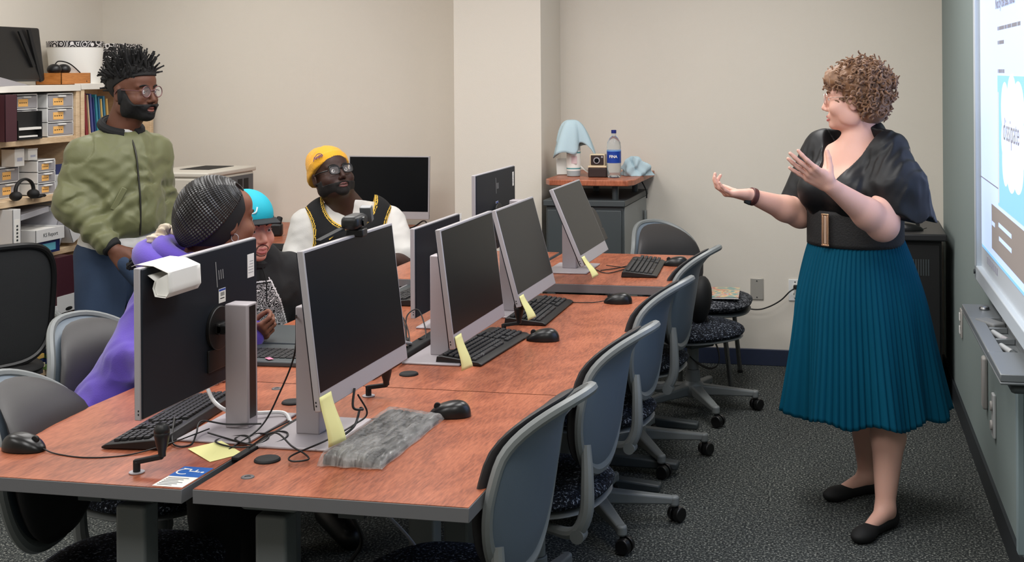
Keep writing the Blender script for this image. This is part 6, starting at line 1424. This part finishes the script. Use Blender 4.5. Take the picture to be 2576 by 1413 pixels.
solid_obj('beard', hd, mat('thin_black_beard', (18, 13, 12), .85), T, .004, off=.004, clips=[beard2])
sh = Solid(); sh.p = list(B.only('torso').p); sh.cap(RS, RE+(RS-RE)*.12, .076, .080, .05); sh.cap(LS, LE+(LS-LE)*.25, .076, .080, .05); sh.cap(w(0, -.08, .93), w(0, .08, .93), .075, .075, .05); sh.cap(nb+V3(0, 0, -.01), nb+V3(.01, -.01, .03), .085, .078, .03)
solid_obj('white_shirt', sh, mat('white_cotton', (0, 0, 0)), T, .005, off=.010, clips=[half(w(0, 0, .48), (0, 0, -1)), half(nb+V3(0, 0, .035), (-.1, .25, 1))], disp=lambda P: .006*folds(P, 17, 5)+.003*smooth_noise(P, 50, 2))
je = Solid(); je.p = list(B.only('torso').p); je.cap(w(0, -.10, .94), w(0, .10, .94), .075, .075, .05); je.cap(w(0, -.13, .89), w(0, .12, .89), .085, .085, .06)
def jcl(P):
    Q = (P-C0) @ RB; y, z = Q[:, 1], Q[:, 2]
    nk_ = .122-np.sqrt(y**2+((z-1.03)*.95)**2); nk_ = np.where(z > .85, nk_, -1)
    ah = np.where(z > .70, .082-np.sqrt(((np.abs(y)-.25))**2+((z-.86)*.62)**2), -1); return np.maximum(nk_, ah)
M_gold = mat('gold_trim', (226, 184, 70), .8); 
def jm(P):
    d = -jcl(P); return np.where(d < .005, 1, np.where((d > .009) & (d < .013), 1, 0))
jo = solid_obj('jersey', je, [M_dark, M_gold], T, .005, off=.020, clips=[half(w(0, 0, .49), (0, 0, -1)), jcl], disp=lambda P: .004*folds(P, 14, 5), matfn=jm)
# print on the chest: name letters and a tick mark
def onchest(y, z): 
    d = .15*math.sqrt(max(.05, 1-(y/.235)**2-((z-.80)/.24)**2)); return w(.0+.155+.02-.10*(y/.2)**2, y, z)-pl
q = frame(onchest(.075, .80)+f*.012, l*1.0+f*(-.35), (0, 0, 1)); text('LAKERS', .062, M_gold, jo, q, depth=.002, bold=True)
p0 = onchest(-.085, .855)+f*.008
m = MB(); ls = unit(l+f*.35)
m.add([p0+ls*a+V3(0, 0, b) for a, b in ((-.016, .0), (-.010, -.010), (.024, .020), (-.006, -.001))], [(0, 1, 2, 3)]); m.build('tick_mark', M_gold, jo, solid=.002, smooth=False)
pants(T, B, M_dark); shoes(T, B, M_blk)
be = Solid(); be.ell(HD.w(-.022, 0, .050), (.108, .090, .092), HD.R, .03); be.ell(HD.w(-.075, 0, .098), (.045, .055, .048), HD.R, .04); be.ell(HD.w(-.045, 0, .0), (.078, .086, .055), HD.R, .02)
M_bean = mat('yellow_knit', (238, 172, 38), .9, bump=.9, bscale=330, sheen=.2)
def bclip(P): Q = HD.loc(P); return (.022+.42*Q[:, 0]*1.0)-Q[:, 2]
bo_ = solid_obj('beanie', be, M_bean, T, .004, off=.004, clips=[bclip], disp=lambda P: .003*smooth_noise(P, 50, 3)+.005*((HD.loc(P)[:, 2]-.42*HD.loc(P)[:, 0]) < .068)+.0012*np.sin(np.arctan2(HD.loc(P)[:, 1], HD.loc(P)[:, 0]+.02)*70))
lc = HD.w(.052, -.063, .078)-pl; nrm = unit(HD.R @ V3(.62, -.72, .30)); xx = unit(np.cross(HD.R[:, 2], nrm)); yy_ = np.cross(nrm, xx)
fm = frame(lc+nrm*.012, xx, yy_); M_pur = mat('emblem_purple', (96, 52, 110), .7)
m = MB(); m.tube([(.017*math.cos(a), .015*math.sin(a), 0) for a in np.linspace(-.6, 3.9, 24)], .0016, 6); m.tube([(-.014, 0, 0), (.014, .006, 0)], .0011, 5); m.tube([(0, -.012, 0), (.003, .014, 0)], .0011, 5); m.tube([(-.03, -.016, -.002), (-.022, .006, 0)], .0018, 5)
e_ = m.build('beanie_emblem', M_pur, bo_); e_.data.transform(fm); text('LAKERS', .013, M_pur, bo_, fm @ Matrix.Translation((0, -.003, .001)) @ Matrix.Rotation(.12, 4, 'Z'), depth=.0008, bold=True)
for lab, (x_, y_), (fx, fy), sh_ in (('grey task chair under the person in the yellow beanie', (-2.52, 5.72), (.42, -.90), .42), ('grey task chair under the person in the teal cap', (-2.32, 4.30), (.80, -.60), .39)):
    chair('task_chair', lab, (x_, y_, 0), math.atan2(fy, fx)+math.pi, sh=sh_)
